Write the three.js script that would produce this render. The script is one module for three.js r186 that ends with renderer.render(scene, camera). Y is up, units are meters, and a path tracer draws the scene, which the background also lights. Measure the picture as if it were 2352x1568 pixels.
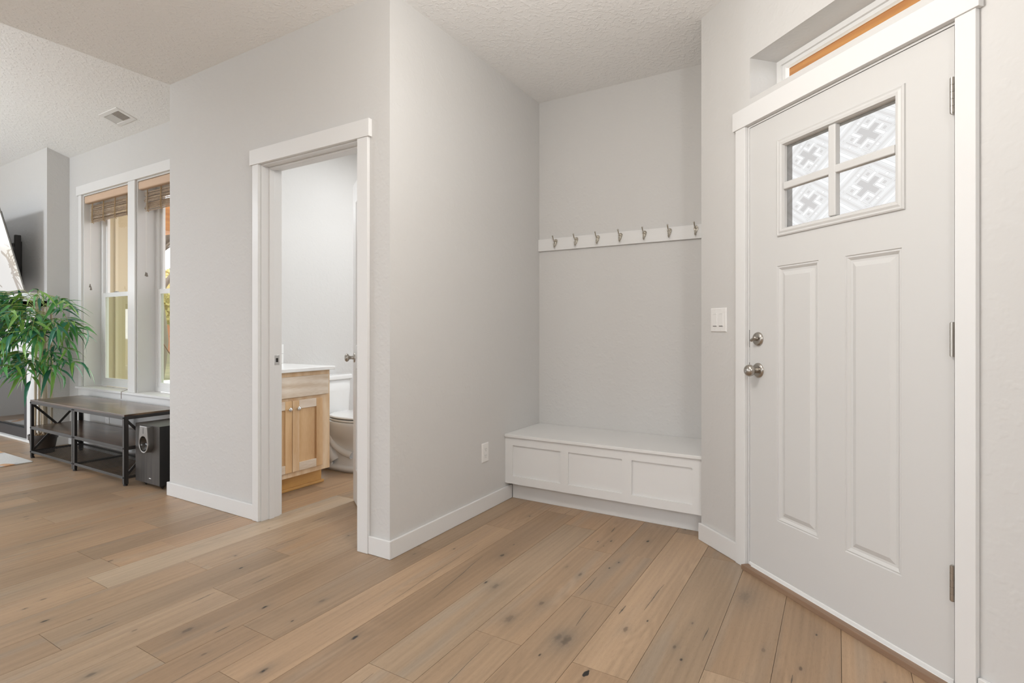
import * as THREE from 'three';
import { mergeGeometries, toCreasedNormals } from 'three/addons/utils/BufferGeometryUtils.js';
import { RoundedBoxGeometry } from 'three/addons/geometries/RoundedBoxGeometry.js';
import { ImprovedNoise } from 'three/addons/math/ImprovedNoise.js';
import { RectAreaLightUniformsLib } from 'three/addons/lights/RectAreaLightUniformsLib.js';

// ---------- camera, sky, exposure ----------
const scene = new THREE.Scene();
const renderer = new THREE.WebGLRenderer({ antialias: true });
renderer.toneMapping = THREE.LinearToneMapping;
renderer.toneMappingExposure = 1.01;
renderer.shadowMap.enabled = true;
RectAreaLightUniformsLib.init();
const camera = new THREE.PerspectiveCamera(2 * Math.atan(784 / 1250) * 180 / Math.PI, 2352 / 1568, 0.05, 200);
camera.position.set(0, 1.1, 0);
camera.rotation.y = 30.9 * Math.PI / 180;
camera.setViewOffset(2352, 1568, 0, 26.5, 2352, 1568);
scene.add(camera);
scene.background = new THREE.Color(4.3, 4.5, 4.75);      // bright overcast sky

// colour and strength of the unseen lamps, hall and living room ones added as fill (built in makeLamp below)
const WARM = new THREE.Color(1.0, 0.965, 0.92), DAY = new THREE.Color(0.91, 0.97, 1.04), NEUTRAL = new THREE.Color(0.96, 0.975, 0.99), COOL = new THREE.Color(0.96, 0.98, 1.0);
const LAMPS = [
  // x, globe height, z, globe radius, intensity, colour, ceiling height, label
  [-0.74, 2.2, -1.32, 0.13, 2.95, WARM, 2.735, 'unseen white globe pendant over the entry floor'],
  [1.2, 2.1, 1.2, 0.15, 5.4, NEUTRAL, 2.735, 'unseen white globe pendant added as fill light in the hall behind the entry'],
  [-6.3, 2.5, 0.5, 0.18, 8.4, DAY, 0, 'unseen white globe pendant added as fill light in the living room'],
];

// ---------- helpers ----------
let seed = 7;
const rnd = () => { seed = (seed * 1664525 + 1013904223) >>> 0; return seed / 4294967296; };
const rr = (a, b) => a + (b - a) * rnd();
const lerp = (a, b, t) => a + (b - a) * t, clamp = (x, a = 0, b = 1) => Math.min(b, Math.max(a, x));
const sm = (a, b, x) => { const t = clamp((x - a) / (b - a)); return t * t * (3 - 2 * t); };
const noiseGen = new ImprovedNoise();
const N = (x, y, z = 0.5) => noiseGen.noise(x, y, z);
const toS = (c) => (c <= 0.0031308 ? 12.92 * c : 1.055 * Math.pow(c, 1 / 2.4) - 0.055);
const V = (x, y, z) => new THREE.Vector3(x, y, z);

function texture(w, h, fn, srgb = true) {
  const d = new Uint8Array(w * h * 4), o = [0, 0, 0];
  for (let j = 0; j < h; j++) for (let i = 0; i < w; i++) {
    fn(i / w, j / h, o, i, j);
    const k = (j * w + i) * 4;
    for (let c = 0; c < 3; c++) d[k + c] = Math.round(255 * clamp(srgb ? toS(Math.max(0, o[c])) : o[c]));
    d[k + 3] = 255;
  }
  const t = new THREE.DataTexture(d, w, h);
  t.wrapS = t.wrapT = THREE.RepeatWrapping; t.magFilter = THREE.LinearFilter; t.minFilter = THREE.LinearFilter;
  if (srgb) t.colorSpace = THREE.SRGBColorSpace;
  t.needsUpdate = true;
  return t;
}
function std(color, roughness = 0.5, extra = {}) {
  const m = new THREE.MeshStandardMaterial({ roughness, ...extra });
  m.color.setRGB(...color);
  return m;
}
function phys(color, roughness, extra = {}) {
  const m = new THREE.MeshPhysicalMaterial({ roughness, ...extra });
  m.color.setRGB(...color);
  return m;
}
// geometry
function xf(g, x = 0, y = 0, z = 0, rx = 0, ry = 0, rz = 0) {
  if (rx || ry || rz) g.applyMatrix4(new THREE.Matrix4().makeRotationFromEuler(new THREE.Euler(rx, ry, rz)));
  return g.translate(x, y, z);
}
function box(x0, x1, y0, y1, z0, z1) {                 // metric uv
  const w = x1 - x0, h = y1 - y0, d = z1 - z0, g = new THREE.BoxGeometry(w, h, d), uv = g.attributes.uv;
  const s = [[d, h], [d, h], [w, d], [w, d], [w, h], [w, h]];
  const o = [[z0, y0], [z0, y0], [x0, z0], [x0, z0], [x0, y0], [x0, y0]];
  for (let f = 0; f < 6; f++) for (let k = 0; k < 4; k++) uv.setXY(f * 4 + k, uv.getX(f * 4 + k) * s[f][0] + o[f][0], uv.getY(f * 4 + k) * s[f][1] + o[f][1]);
  return g.translate((x0 + x1) / 2, (y0 + y1) / 2, (z0 + z1) / 2);
}
function rbox(x0, x1, y0, y1, z0, z1, r = 0.003, seg = 2) {
  const g = new RoundedBoxGeometry(x1 - x0, y1 - y0, z1 - z0, seg, Math.min(r, (x1 - x0) / 2.01, (y1 - y0) / 2.01, (z1 - z0) / 2.01));
  return g.translate((x0 + x1) / 2, (y0 + y1) / 2, (z0 + z1) / 2);
}
function cyl(r0, r1, h, x, y, z, seg = 24, axis = 'y') {
  const g = new THREE.CylinderGeometry(r1, r0, h, seg);
  if (axis === 'x') g.rotateZ(-Math.PI / 2);
  if (axis === 'z') g.rotateX(Math.PI / 2);
  return g.translate(x, y, z);
}
function bar(a, b, w, t) {                              // flat bar from a to b, w across (y or normal), t thick
  const d = b.clone().sub(a), L = d.length(), g = new THREE.BoxGeometry(t, w, L);
  const m = new THREE.Matrix4().lookAt(b, a, Math.abs(d.y) / L > 0.99 ? V(1, 0, 0) : V(0, 1, 0));
  g.applyMatrix4(m);
  return g.translate((a.x + b.x) / 2, (a.y + b.y) / 2, (a.z + b.z) / 2);
}
function tube(pts, r, seg = 12, rad = 6) { return new THREE.TubeGeometry(new THREE.CatmullRomCurve3(pts), seg, r, rad, false); }
function lathe(pts, seg = 32) { return new THREE.LatheGeometry(pts.map((p) => new THREE.Vector2(p[0], p[1])), seg); }
// nested mitred rectangles: profile [[inset, height], ...] about the rectangle x0..x1, y0..y1, facing +z
function rectProfile(x0, x1, y0, y1, profile, cap = true) {
  const pos = [], ring = ([i, z]) => [V(x0 + i, y0 + i, z), V(x1 - i, y0 + i, z), V(x1 - i, y1 - i, z), V(x0 + i, y1 - i, z)];
  const quad = (a, b, c, d) => { for (const p of [a, b, c, a, c, d]) pos.push(p.x, p.y, p.z); };
  for (let k = 0; k + 1 < profile.length; k++) {
    const A = ring(profile[k]), B = ring(profile[k + 1]);
    for (let e = 0; e < 4; e++) quad(A[e], A[(e + 1) % 4], B[(e + 1) % 4], B[e]);
  }
  if (cap) { const A = ring(profile[profile.length - 1]); quad(A[0], A[1], A[2], A[3]); }
  const g = new THREE.BufferGeometry();
  g.setAttribute('position', new THREE.Float32BufferAttribute(pos, 3));
  const uv = []; for (let i = 0; i < pos.length; i += 3) uv.push(pos[i], pos[i + 1]);
  g.setAttribute('uv', new THREE.Float32BufferAttribute(uv, 2));
  g.computeVertexNormals();
  return g;
}
function extrude(outline, holes, depth, bevel = 0) {    // outline in x,y; depth towards +z
  const s = new THREE.Shape(outline.map((p) => new THREE.Vector2(...p)));
  for (const h of holes) s.holes.push(new THREE.Path(h.map((p) => new THREE.Vector2(...p))));
  return new THREE.ExtrudeGeometry(s, { depth, bevelEnabled: bevel > 0, bevelThickness: bevel, bevelSize: bevel, bevelSegments: 1, bevelOffset: -bevel, curveSegments: 16 });
}
const rect = (x0, x1, y0, y1) => [[x0, y0], [x1, y0], [x1, y1], [x0, y1]];
function plan(pts, y0, y1) {                            // polygon in x,z extruded upwards
  const g = extrude(pts.map(([x, z]) => [x, -z]), [], y1 - y0);
  return g.rotateX(-Math.PI / 2).translate(0, y0, 0);
}
function merged(gs) {
  gs = [].concat(gs);
  if (gs.length === 1) return gs[0];
  return mergeGeometries(gs.map((g) => { const n = g.index ? g.toNonIndexed() : g; for (const k of Object.keys(n.attributes)) if (!['position', 'normal', 'uv'].includes(k)) n.deleteAttribute(k); return n; }));
}
const taken = {};
function numbered(name) { const n = taken[name] ?? 0; taken[name] = n + 1; return n ? name + '_' + String(n).padStart(3, '0') : name; }
function part(name, gs, m, parent, label) {
  const o = new THREE.Mesh(merged(gs), m);
  o.name = name; o.castShadow = o.receiveShadow = true;
  if (label) o.userData.label = label;
  parent.add(o);
  return o;
}
function tag(o, label, category, kind, group) {
  o.userData.label = label; o.userData.category = category;
  if (kind) o.userData.kind = kind;
  if (group) o.userData.group = group;
  return o;
}
function thing(name, label, category, group) { const o = new THREE.Group(); o.name = numbered(name); scene.add(o); return tag(o, label, category, undefined, group); }
function struct(name, gs, m, label, category) {
  const o = gs ? part(numbered(name), gs, m, scene) : new THREE.Group();
  if (!gs) { o.name = numbered(name); scene.add(o); }
  return tag(o, label, category, 'structure');
}
// the diagonal entry wall: local x runs along it, local z stands out of it
const ANG = 42.65 * Math.PI / 180, ND = -1.762, nn = V(-Math.sin(ANG), 0, Math.cos(ANG)), dd = V(Math.cos(ANG), 0, Math.sin(ANG));
function onDiagonal(o) { o.position.copy(nn).multiplyScalar(ND); o.rotation.y = -ANG; return o; }
const diagPoint = (s, o) => { const p = dd.clone().multiplyScalar(s).addScaledVector(nn, ND + o); return [p.x, p.z]; };

// ---------- materials ----------
const bumpWall = texture(768, 768, (u, v, o) => {
  const T = 12, w = (x, y, f, s) => { // tiling noise
    const a = u, b = v, n = (i, j) => N((a + i) * f, (b + j) * f, s);
    return lerp(lerp(n(0, 0), n(-1, 0), a), lerp(n(0, -1), n(-1, -1), a), b);
  };
  const big = w(u, v, 26, 1.3), mid = w(u, v, 60, 4.1), fine = w(u, v, 150, 8.7);
  const blob = sm(-0.05, 0.35, big + 0.35 * mid);
  o[0] = o[1] = o[2] = clamp(0.35 + 0.4 * blob + 0.16 * mid + 0.08 * fine);
}, false);
const repeatOf = (t, s) => { const c = t.clone(); c.repeat.set(s, s); c.needsUpdate = true; return c; };
const WALL = std([0.63, 0.621, 0.606], 0.62, { bumpMap: repeatOf(bumpWall, 1 / 0.9), bumpScale: 0.0011 });
const CEIL = std([0.86, 0.857, 0.848], 0.85, { bumpMap: repeatOf(bumpWall, 1 / 0.55), bumpScale: 0.003 });
const TRIM = std([0.76, 0.757, 0.748], 0.38);
const DOORPAINT = std([0.63, 0.624, 0.61], 0.42);
const VINYL = std([0.82, 0.82, 0.81], 0.4);
const NICKEL = std([0.46, 0.43, 0.39], 0.28, { metalness: 1 });
const CHROME = std([0.7, 0.7, 0.7], 0.16, { metalness: 1 });
const DARKGAP = std([0.03, 0.028, 0.025], 0.8);
const PLATE = std([0.8, 0.79, 0.775], 0.35);
const PORCELAIN = phys([0.82, 0.82, 0.81], 0.12, { clearcoat: 0.5, clearcoatRoughness: 0.05 });
const COUNTER = std([0.85, 0.85, 0.84], 0.2);
const PANE = phys([1, 1, 1], 0.02, { transmission: 1, thickness: 0, ior: 1.5 });
const SCREENPANE = phys([0.62, 0.68, 0.56], 0.03, { transmission: 1, thickness: 0, ior: 1.5 });   // lower sash behind an insect screen
const METAL = std([0.06, 0.057, 0.055], 0.36, { metalness: 0.5 });
const BLACK = std([0.012, 0.012, 0.013], 0.35);
const BLACKGLOSS = phys([0.01, 0.01, 0.011], 0.08, { clearcoat: 1, clearcoatRoughness: 0.03 });

// oak planks: grain, cathedral figure, knots with grey halos, dark checks
function plankTexture(s, L, tone, knots, cracks, W = 1792, H = 168) {
  const w = 0.1915, base = tone, ox = s * 7.31, oy = s * 3.17;
  return texture(W, H, (u, v, o) => {
    const x = u * L, y = v * w;
    let yy = y + 0.02 * N(x * 0.9 + ox, y * 6 + oy, s) + 0.006 * N(x * 4 + ox, y * 20, s + 2), halo = 0, core = 0, ring = 0, black = 0;
    for (const k of knots) {
      const dx = (x - k[0]), dy = (y - k[1]), r = k[2];
      const e = Math.sqrt((dx * dx) / (r * r * 5) + (dy * dy) / (r * r));
      if (e > 9) continue;
      const wob = e + 0.35 * N(x * 60 + ox, y * 90, s + 9);
      yy += Math.sign(dy) * r * 1.3 * Math.exp(-e * 0.55);
      halo += k[3] * Math.exp(-wob * 0.62);
      core = Math.max(core, k[4] * (1 - sm(0.55, 1.15, wob)));
      ring += 0.5 * Math.exp(-e * 0.5) * Math.sin(wob * 9);
      if (k[5]) black = Math.max(black, 1 - sm(0.42, 0.52, wob * k[5]));
    }
    for (const c of cracks) {                            // x0, x1, y, width
      const t = (x - c[0]) / (c[1] - c[0]);
      if (t < 0 || t > 1) continue;
      const cy = c[2] + (c[4] ?? 0) * (t - 0.5) + 0.004 * N(x * 9 + ox, 3.3, s), wid = c[3] * Math.sin(Math.PI * t) * (0.7 + 0.6 * N(x * 50, 1.7, s + 3));
      black = Math.max(black, 0.85 * (1 - sm(wid * 0.6, wid + 0.0009, Math.abs(y - cy))));
      halo += 0.35 * Math.exp(-Math.abs(y - cy) / 0.008) * Math.sin(Math.PI * t);
    }
    const fig = Math.sin(yy * 190 + 5 * N(x * 0.5 + ox, yy * 9, s + 5)) * 0.5 + Math.sin(yy * 430 + 3 * N(x * 1.2, yy * 14 + oy, s)) * 0.3;
    const cloud = N(x * 1.3 + ox, y * 9 + oy, s + 1), streak = N(x * 2.2 + ox, y * 70, s + 4), fib = N(x * 16 + ox, y * 620, s + 6), pore = N(x * 30 + oy, y * 900, s + 7);
    const figA = 0.3 + 0.7 * sm(-0.3, 0.5, N(x * 0.8 + oy, y * 5, s + 12));
    let g = 1 + 0.075 * fig * figA + 0.16 * cloud + 0.12 * streak + 0.06 * fib - 0.15 * sm(0.25, 0.6, pore) + 0.06 * ring + 0.035 * N(x * 150 + ox, y * 240, s + 11) + 0.05 * Math.sin(x * 38 + 9 * N(x * 3, y * 22, s + 13)) * sm(0.2, 0.5, N(x * 1.7 + ox, y * 8, s + 14));
    const grey = clamp(0.42 * halo + 0.28 * sm(0.15, 0.6, N(x * 1.1 + oy, y * 13 + ox, s + 8)));
    const dark = clamp(1 - 0.36 * clamp(halo, 0, 1.3));
    for (let c = 0; c < 3; c++) {
      let b = base[c] * g * dark;
      const neutral = (base[0] * 0.5 + base[1] * 0.5) * g * dark * [0.93, 0.9, 0.8][c];
      b = lerp(b, neutral, grey * 0.75);
      b = lerp(b, [0.075, 0.047, 0.028][c], core * 0.85);
      o[c] = lerp(b, [0.012, 0.011, 0.01][c], black);
    }
  });
}
const OAK = [0.382, 0.262, 0.165];                       // one oak; planks differ by chance alone
const plankMats = [];
const genericPlanks = [];
const L0 = 2.0;
for (let i = 0; i < 9; i++) {
  const ks = [], cs = [], n = 1 + Math.floor(rnd() * 4);
  for (let k = 0; k < n; k++) ks.push([rr(0.1, 1.9), rr(0.02, 0.17), rr(0.003, 0.008), rr(0.4, 1.0), rr(0.4, 1), rnd() < 0.25 ? 1.3 : 0]);
  for (let k = 0; k < 1 + Math.floor(rnd() * 2); k++) { const x = rr(0.1, 1.6); cs.push([x, x + rr(0.08, 0.35), rr(0.02, 0.17), rr(0.0006, 0.0016), rr(-0.01, 0.01)]); }
  const t = plankTexture(i + 20, L0, OAK, ks, cs);
  genericPlanks.push(t);
}
function plankMat(t, tint) { const m = std([].concat(tint, tint, tint).slice(0, 3), 0.4); m.map = t; plankMats.push(m); return m; }
const plankTint = () => { const k = rr(0.86, 1.14), w = rr(-0.05, 0.05); return [k, k * (1 + w), k * (1 + 2 * w)]; };
const genericMats = genericPlanks.flatMap((t) => [0, 1, 2, 3].map(() => plankMat(t, plankTint())));

// board woods: hickory, cedar, rustic shelf, dark ash
function woodTexture(s, base, dark, opt = {}) {
  const { W = 512, H = 128, stretch = 1, knots = [] } = opt;
  return texture(W, H, (u, v, o) => {
    let x = u * 2, y = v * 0.5, k1 = 0;
    for (const k of knots) { const e = Math.hypot((u - k[0]) * 4, (v - k[1])) / k[2]; y += Math.sign(v - k[1]) * 0.03 * Math.exp(-e); k1 = Math.max(k1, 1 - sm(0.5, 1.1, e)); }
    const f = Math.sin((y + 0.05 * N(x * 1.5 + s, y * 5, s)) * 60 * stretch + 6 * N(x * 0.8, y * 6 + s, s + 2));
    const g = clamp(0.5 + 0.22 * f + 0.45 * N(x * 1.2 + s * 3, y * 14, s + 4) + 0.22 * N(x * 14, y * 160, s + 5));
    for (let c = 0; c < 3; c++) o[c] = lerp(lerp(dark[c], base[c], g), dark[c] * 0.25, k1);
  });
}
const hickory = [
  woodTexture(3, [0.86, 0.68, 0.47], [0.66, 0.42, 0.22]), woodTexture(5, [0.88, 0.78, 0.66], [0.74, 0.6, 0.47]),
  woodTexture(8, [0.78, 0.53, 0.29], [0.58, 0.33, 0.15], { knots: [[0.75, 0.6, 0.035]] }), woodTexture(11, [0.9, 0.82, 0.72], [0.6, 0.45, 0.3], { knots: [[0.3, 0.35, 0.05]] }),
].map((t) => { const m = std([0.92, 0.92, 0.92], 0.42); m.map = t; return m; });
const TOEKICK = std([1, 1, 1], 0.5); TOEKICK.map = woodTexture(14, [0.68, 0.38, 0.12], [0.5, 0.26, 0.07]);
const cedarTex = [21, 24, 29].map((s) => woodTexture(s, [0.62, 0.3, 0.085], [0.4, 0.15, 0.035], { knots: s === 24 ? [[0.6, 0.4, 0.06]] : [] }));
const CEDAR = cedarTex.map((t) => { const m = std([1, 1, 1], 0.6); m.map = t; return m; });
const shelfTex = texture(512, 256, (u, v, o) => {
  const a = N(u * 3, v * 5, 1.2), b = N(u * 9, v * 40, 4.4), c = N(u * 30, v * 160, 7), p = sm(0.05, 0.5, N(u * 4 + 3, v * 6, 9.2));
  const g = clamp(0.42 + 0.5 * a + 0.22 * b + 0.12 * c);
  for (let k = 0; k < 3; k++) o[k] = lerp(lerp([0.045, 0.022, 0.012][k], [0.17, 0.088, 0.044][k], g), [0.3, 0.2, 0.12][k], p * 0.5);
});
const SHELFWOOD = phys([1, 1, 1], 0.3, { clearcoat: 0.45, clearcoatRoughness: 0.15 }); SHELFWOOD.map = shelfTex;
const ASH = std([1, 1, 1], 0.5);
ASH.map = texture(256, 512, (u, v, o) => { const g = clamp(0.5 + 0.5 * N(u * 90, v * 3, 2) + 0.35 * N(u * 30, v * 1.5, 5)); for (let k = 0; k < 3; k++) o[k] = lerp([0.022, 0.019, 0.017][k], [0.075, 0.064, 0.056][k], g); });
const ASHDARK = std([0.012, 0.011, 0.01], 0.55);

console.log('materials done');

// ---------- floor ----------
const floor = struct('floor', null, null, 'wide-plank light oak floor with dark knots', 'floor');
part('subfloor', box(-9.3, 2.1, -0.2, -0.0125, -4.45, 5.25), std([0.08, 0.06, 0.045], 0.9), floor);
const PW = 0.1915, PX0 = -2.862;
const joints = { '-2': [-1.21], 0: [-1.105], 1: [-1.424], 2: [-1.72, -0.81], 3: [-1.337], 4: [-0.954], 5: [-1.225, -2.127], 6: [-2.568, -1.02], 7: [-2.95, -1.02], 8: [-2.8, -1.3], 9: [-1.645, -2.545], 10: [-2.06], 11: [-1.65, -3.0], 12: [-2.75, -1.1], 13: [-1.833] };
// planks whose knots can be told apart in the photograph: column, z at a point on the plank, tone, knots [fraction across, z, radius, halo, core, filler], checks [z0, z1, fraction, width, drift]
const hero = [
  [11, -1.2, OAK, [[0.33, -1.617, 0.0105, 0.15, 0, 0.6], [0.7, -1.2, 0.006, 0.5, 0.6, 0]], []],
  [10, -1.5, OAK, [[0.63, -1.754, 0.016, 1.25, 0.5, 0], [0.45, -1.76, 0.012, 1.0, 0.3, 0], [0.42, -1.63, 0.004, 0.5, 1, 1.3]], [[-2.03, -1.86, 0.55, 0.0012, 0.01]]],
  [11, -2.2, OAK, [[0.72, -2.03, 0.004, 0.5, 1, 1.2], [0.45, -1.93, 0.009, 0.7, 0.6, 0]], [[-2.36, -2.1, 0.55, 0.002, -0.01], [-2.1, -2.02, 0.14, 0.003, 0]]],
  [7, -2.2, OAK, [[0.6, -2.257, 0.008, 1.1, 1, 0], [0.2, -1.383, 0.008, 0.8, 1, 0.9], [0.5, -2.4, 0.004, 0.4, 0.8, 0]], [[-2.2, -1.75, 0.35, 0.001, 0.06]]],
  [8, -2.2, OAK, [[0.07, -1.978, 0.006, 0.9, 0.9, 1.1], [0.35, -1.97, 0.011, 1.0, 0.4, 0]], []],
  [9, -2.1, OAK, [[0.6, -1.94, 0.009, 0.9, 0.5, 0], [0.33, -1.776, 0.013, 1.1, 0.4, 0], [0.75, -2.26, 0.008, 1.0, 0.6, 0], [0.3, -2.3, 0.006, 0.5, 0.3, 0]], []],
  [9, -2.8, OAK, [[0.35, -2.66, 0.004, 0.4, 1, 1.2], [0.65, -2.7, 0.005, 0.5, 1, 1.2], [0.6, -2.62, 0.003, 0.3, 1, 1.2]], [[-2.9, -2.82, 0.4, 0.003, 0.01]]],
  [13, -2.3, OAK.map((c) => c * 0.86), [[0.22, -2.42, 0.022, 1.0, 0.2, 0], [0.8, -2.05, 0.007, 0.5, 0.5, 0]], []],
  [14, -2.0, OAK.map((c) => c * 0.86), [[0.4, -2.0, 0.006, 0.6, 0.8, 0], [0.6, -2.25, 0.004, 0.4, 1, 1.2]], [[-1.95, -1.9, 0.3, 0.002, 0]]],
  [12, -1.9, OAK, [[0.4, -1.912, 0.006, 0.9, 0.6, 0], [0.6, -1.85, 0.005, 0.7, 1, 1.2], [0.5, -2.1, 0.004, 0.7, 0.5, 0], [0.7, -1.68, 0.005, 0.6, 0.8, 0]], [[-2.1, -2.0, 0.8, 0.0015, 0]]],
  [6, -1.9, OAK, [[0.64, -1.096, 0.008, 1.2, 0.8, 1.4], [0.3, -2.2, 0.005, 0.6, 0.8, 0]], [[-2.3, -1.6, 0.75, 0.0008, 0.03]]],
  [4, -0.6, OAK, [[0.26, -0.8, 0.009, 1.1, 0.6, 0]], []],
  [4, -1.3, OAK, [[0.26, -1.1, 0.011, 0.9, 0.6, 0], [0.75, -1.35, 0.007, 0.8, 1, 1.0]], [[-1.2, -1.14, 0.8, 0.0022, 0]]],
  [0, -1.5, [0.45, 0.345, 0.24], [[0.8, -1.9, 0.004, 0.3, 0.8, 0]], []],
  [2, -1.5, OAK, [[0.58, -1.515, 0.006, 0.6, 1, 0.8], [0.2, -0.95, 0.005, 0.3, 0.5, 0]], [[-1.0, -0.88, 0.75, 0.002, 0]]],
  [3, -1.0, OAK, [[0.4, -1.0, 0.005, 0.5, 0.6, 0]], [[-1.32, -1.22, 0.25, 0.0016, 0.006]]],
  [5, -1.7, OAK, [[0.55, -1.5, 0.008, 0.9, 0.4, 0], [0.7, -1.34, 0.004, 0.5, 1, 1.2], [0.62, -2.05, 0.006, 0.6, 0.4, 0]], []],
  [5, -0.9, OAK, [[0.3, -1.05, 0.006, 0.5, 0.5, 0]], [[-1.22, -0.7, 0.62, 0.0007, 0.02]]],
  [8, -1.0, OAK, [[0.5, -1.18, 0.006, 0.5, 0.6, 0]], [[-1.27, -1.0, 0.3, 0.001, 0.01]]],
  [9, -1.3, OAK, [[0.5, -1.3, 0.005, 0.4, 0.4, 0]], [[-1.6, -1.1, 0.5, 0.0007, 0.02]]],
];
const heroTex = new Map();
for (let k = -33; k <= 25; k++) {
  const x0 = PX0 + k * PW, zs = [-4.45];
  const fixed = [...(joints[k] ?? [])].sort((a, b) => a - b);
  let z = fixed.length ? fixed[0] : rr(-3.6, -1.4);
  const before = []; for (let q = z - rr(1.2, 1.9); q > -4.2; q -= rr(1.3, 2.0)) before.push(q);
  zs.push(...before.reverse(), z);
  for (const q of fixed.slice(1)) { zs.push(q); z = q; }
  for (z += rr(1.3, 2.0); z < 4.7; z += rr(1.5, 2.1)) zs.push(z);
  zs.push(5.25);
  for (let i = 0; i + 1 < zs.length; i++) {
    const a = zs[i], b = zs[i + 1], g = box(x0 + 0.0007, x0 + PW - 0.0007, -0.012, 0, a + 0.0007, b - 0.0007), uv = g.attributes.uv, p = g.attributes.position;
    const h = hero.find((q) => q[0] === k && q[1] > a && q[1] < b);
    let m, L = L0, off = rr(0, 1), flip = rnd() < 0.5 ? 1 : -1, flipv = rnd() < 0.5;
    if (h) {
      L = b - a; off = 0; flip = 1; flipv = false;
      m = plankMat(plankTexture(100 + k * 3 + i, L, h[2], h[3].map((q) => [q[1] - a, q[0] * PW, ...q.slice(2)]), h[4].map((q) => [q[0] - a, q[1] - a, q[2] * PW, q[3], q[4]]), Math.min(2048, Math.round(L * 850)), 168), plankTint());
    } else m = genericMats[Math.floor(rnd() * genericMats.length)];
    for (let q = 0; q < uv.count; q++) { const v = (p.getX(q) - x0) / PW; uv.setXY(q, off + flip * (p.getZ(q) - a) / L, flipv ? 1 - v : v); }
    part('plank', g, m, floor);
  }
}
console.log('floor done');

// ---------- walls and ceilings ----------
const W1 = -1.944, WB = -1.848, HW = -3.471, CH = 2.735, WW = -2.32, BF = -2.145, BUMPX = -6.378;
const DL = -2.860, DR = -2.037;                         // rough opening of the bathroom door
struct('wall_hall', [box(-3.825, DL, 0, CH, W1 - 0.12, W1), box(DR, WB, 0, CH, W1 - 0.12, W1), box(DL, DR, 2.062, CH, W1 - 0.12, W1)], WALL, 'greige textured wall around the bathroom doorway', 'wall');
struct('wall_alcove_left', box(WB - 0.12, WB, 0, CH, HW, W1 - 0.12), WALL, 'greige side wall running from the hall corner to the bench', 'wall');
struct('wall_back', box(WB - 0.12, -0.485, 0, CH, HW - 0.18, HW), WALL, 'greige alcove back wall behind the coat hooks', 'wall');
struct('wall_alcove_right', plan([[-0.6135, -2.961], [-0.485, -3.10], [-0.485, HW], [-0.6135, HW]], 0, CH), WALL, 'short side wall at the right end of the bench', 'wall');
{
  const s0 = -2.458, s1 = 0.8;
  const g = extrude([[s0, 0], [-2.123, 0], [-2.123, 2.045], [-1.181, 2.045], [-1.181, 0], [s1, 0], [s1, CH], [s0, CH]], [rect(-2.095, -1.2, 2.163, 2.352)], 0.19).translate(0, 0, -0.19);
  onDiagonal(struct('wall_entry', g, WALL, 'angled greige wall that holds the white entry door', 'wall'));
}
const [ex, ez] = diagPoint(0.8, 0);
struct('wall_right', box(ex, ex + 0.15, 0, CH, ez - 0.06, 5.25), WALL, 'greige wall beyond the right edge of the entry door', 'wall');
struct('wall_bathroom', [box(-3.825, -3.72, 0, CH, -4.45, W1 - 0.12), box(-3.72, WB - 0.12, 0, CH, -4.45, -4.33)], WALL, 'bathroom wall behind the vanity and toilet', 'wall');
struct('wall_behind', [box(-9.3, -8.4, 0, 4.3, 5.1, 5.25), box(-4.6, -3.4, 0, 4.3, 5.1, 5.25), box(-1.9, ex + 0.15, 0, 4.3, 5.1, 5.25), box(-8.4, -1.9, 2.25, 4.3, 5.1, 5.25)], WALL, 'rear wall of the house with two wide glass doors', 'wall');
struct('wall_left', [box(-9.3, -9.15, 0, 4.3, -2.51, -1.2), box(-9.3, -9.15, 0, 4.3, 3.6, 5.1), box(-9.3, -9.15, 2.3, 4.3, -1.2, 3.6), box(-9.3, -9.15, 0, 0.5, -1.2, 3.6)], WALL, 'far side wall of the living room with a wide window', 'wall');
const WIN = [[-6.086, -5.203], [-5.085, -4.202]];
struct('wall_window', extrude(rect(-9.3, -3.825, 0, 2.9), WIN.map(([a, b]) => rect(a, b, 0.55, 2.366)), 0.19).translate(0, 0, WW - 0.19), WALL, 'greige living room wall holding the two bamboo-shaded windows', 'wall');
struct('wall_fireplace', extrude(rect(-9.15, BUMPX, 0, 2.95), [rect(-8.75, -6.80, 0.03, 0.86)], BF - WW).translate(0, 0, WW), WALL, 'greige chimney breast behind the television', 'wall');
const vy = (z) => 2.762 + 0.31 * (z + 2.32);
struct('ceiling', plan([[-3.825, -4.45], [-0.485, -4.45], [-0.485, -3.10], diagPoint(0.8, -0.19), [ex + 0.15, ez - 0.06], [ex + 0.15, 5.25], [-3.825, 5.25]], CH, CH + 0.15), CEIL, 'flat textured ceiling over the entry and hall', 'ceiling');
struct('ceiling_vaulted', plan([[0, 0], [5.475, 0], [5.475, 4.02], [0, 4.02]].map(([x, z]) => [x, z]), 0, 0.12).applyMatrix4(new THREE.Matrix4().set(1, 0, 0, -9.3, 0, 1, 0.31, vy(-2.51), 0, 0, 1, -2.51, 0, 0, 0, 1)), CEIL, 'sloped textured ceiling of the living room', 'ceiling');
struct('ceiling_vaulted', plan([[0, 0], [5.475, 0], [5.475, 3.76], [0, 3.76]], 0, 0.12).applyMatrix4(new THREE.Matrix4().set(1, 0, 0, -9.3, 0, 1, -0.31, vy(1.5), 0, 0, 1, 1.49, 0, 0, 0, 1)), CEIL, 'rear slope of the living room ceiling behind the camera', 'ceiling');
struct('wall_bulkhead', box(-3.825, -3.70, CH + 0.15, 4.3, -2.51, 5.25), WALL, 'short wall above the flat ceiling edge facing the living room', 'wall');

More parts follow.
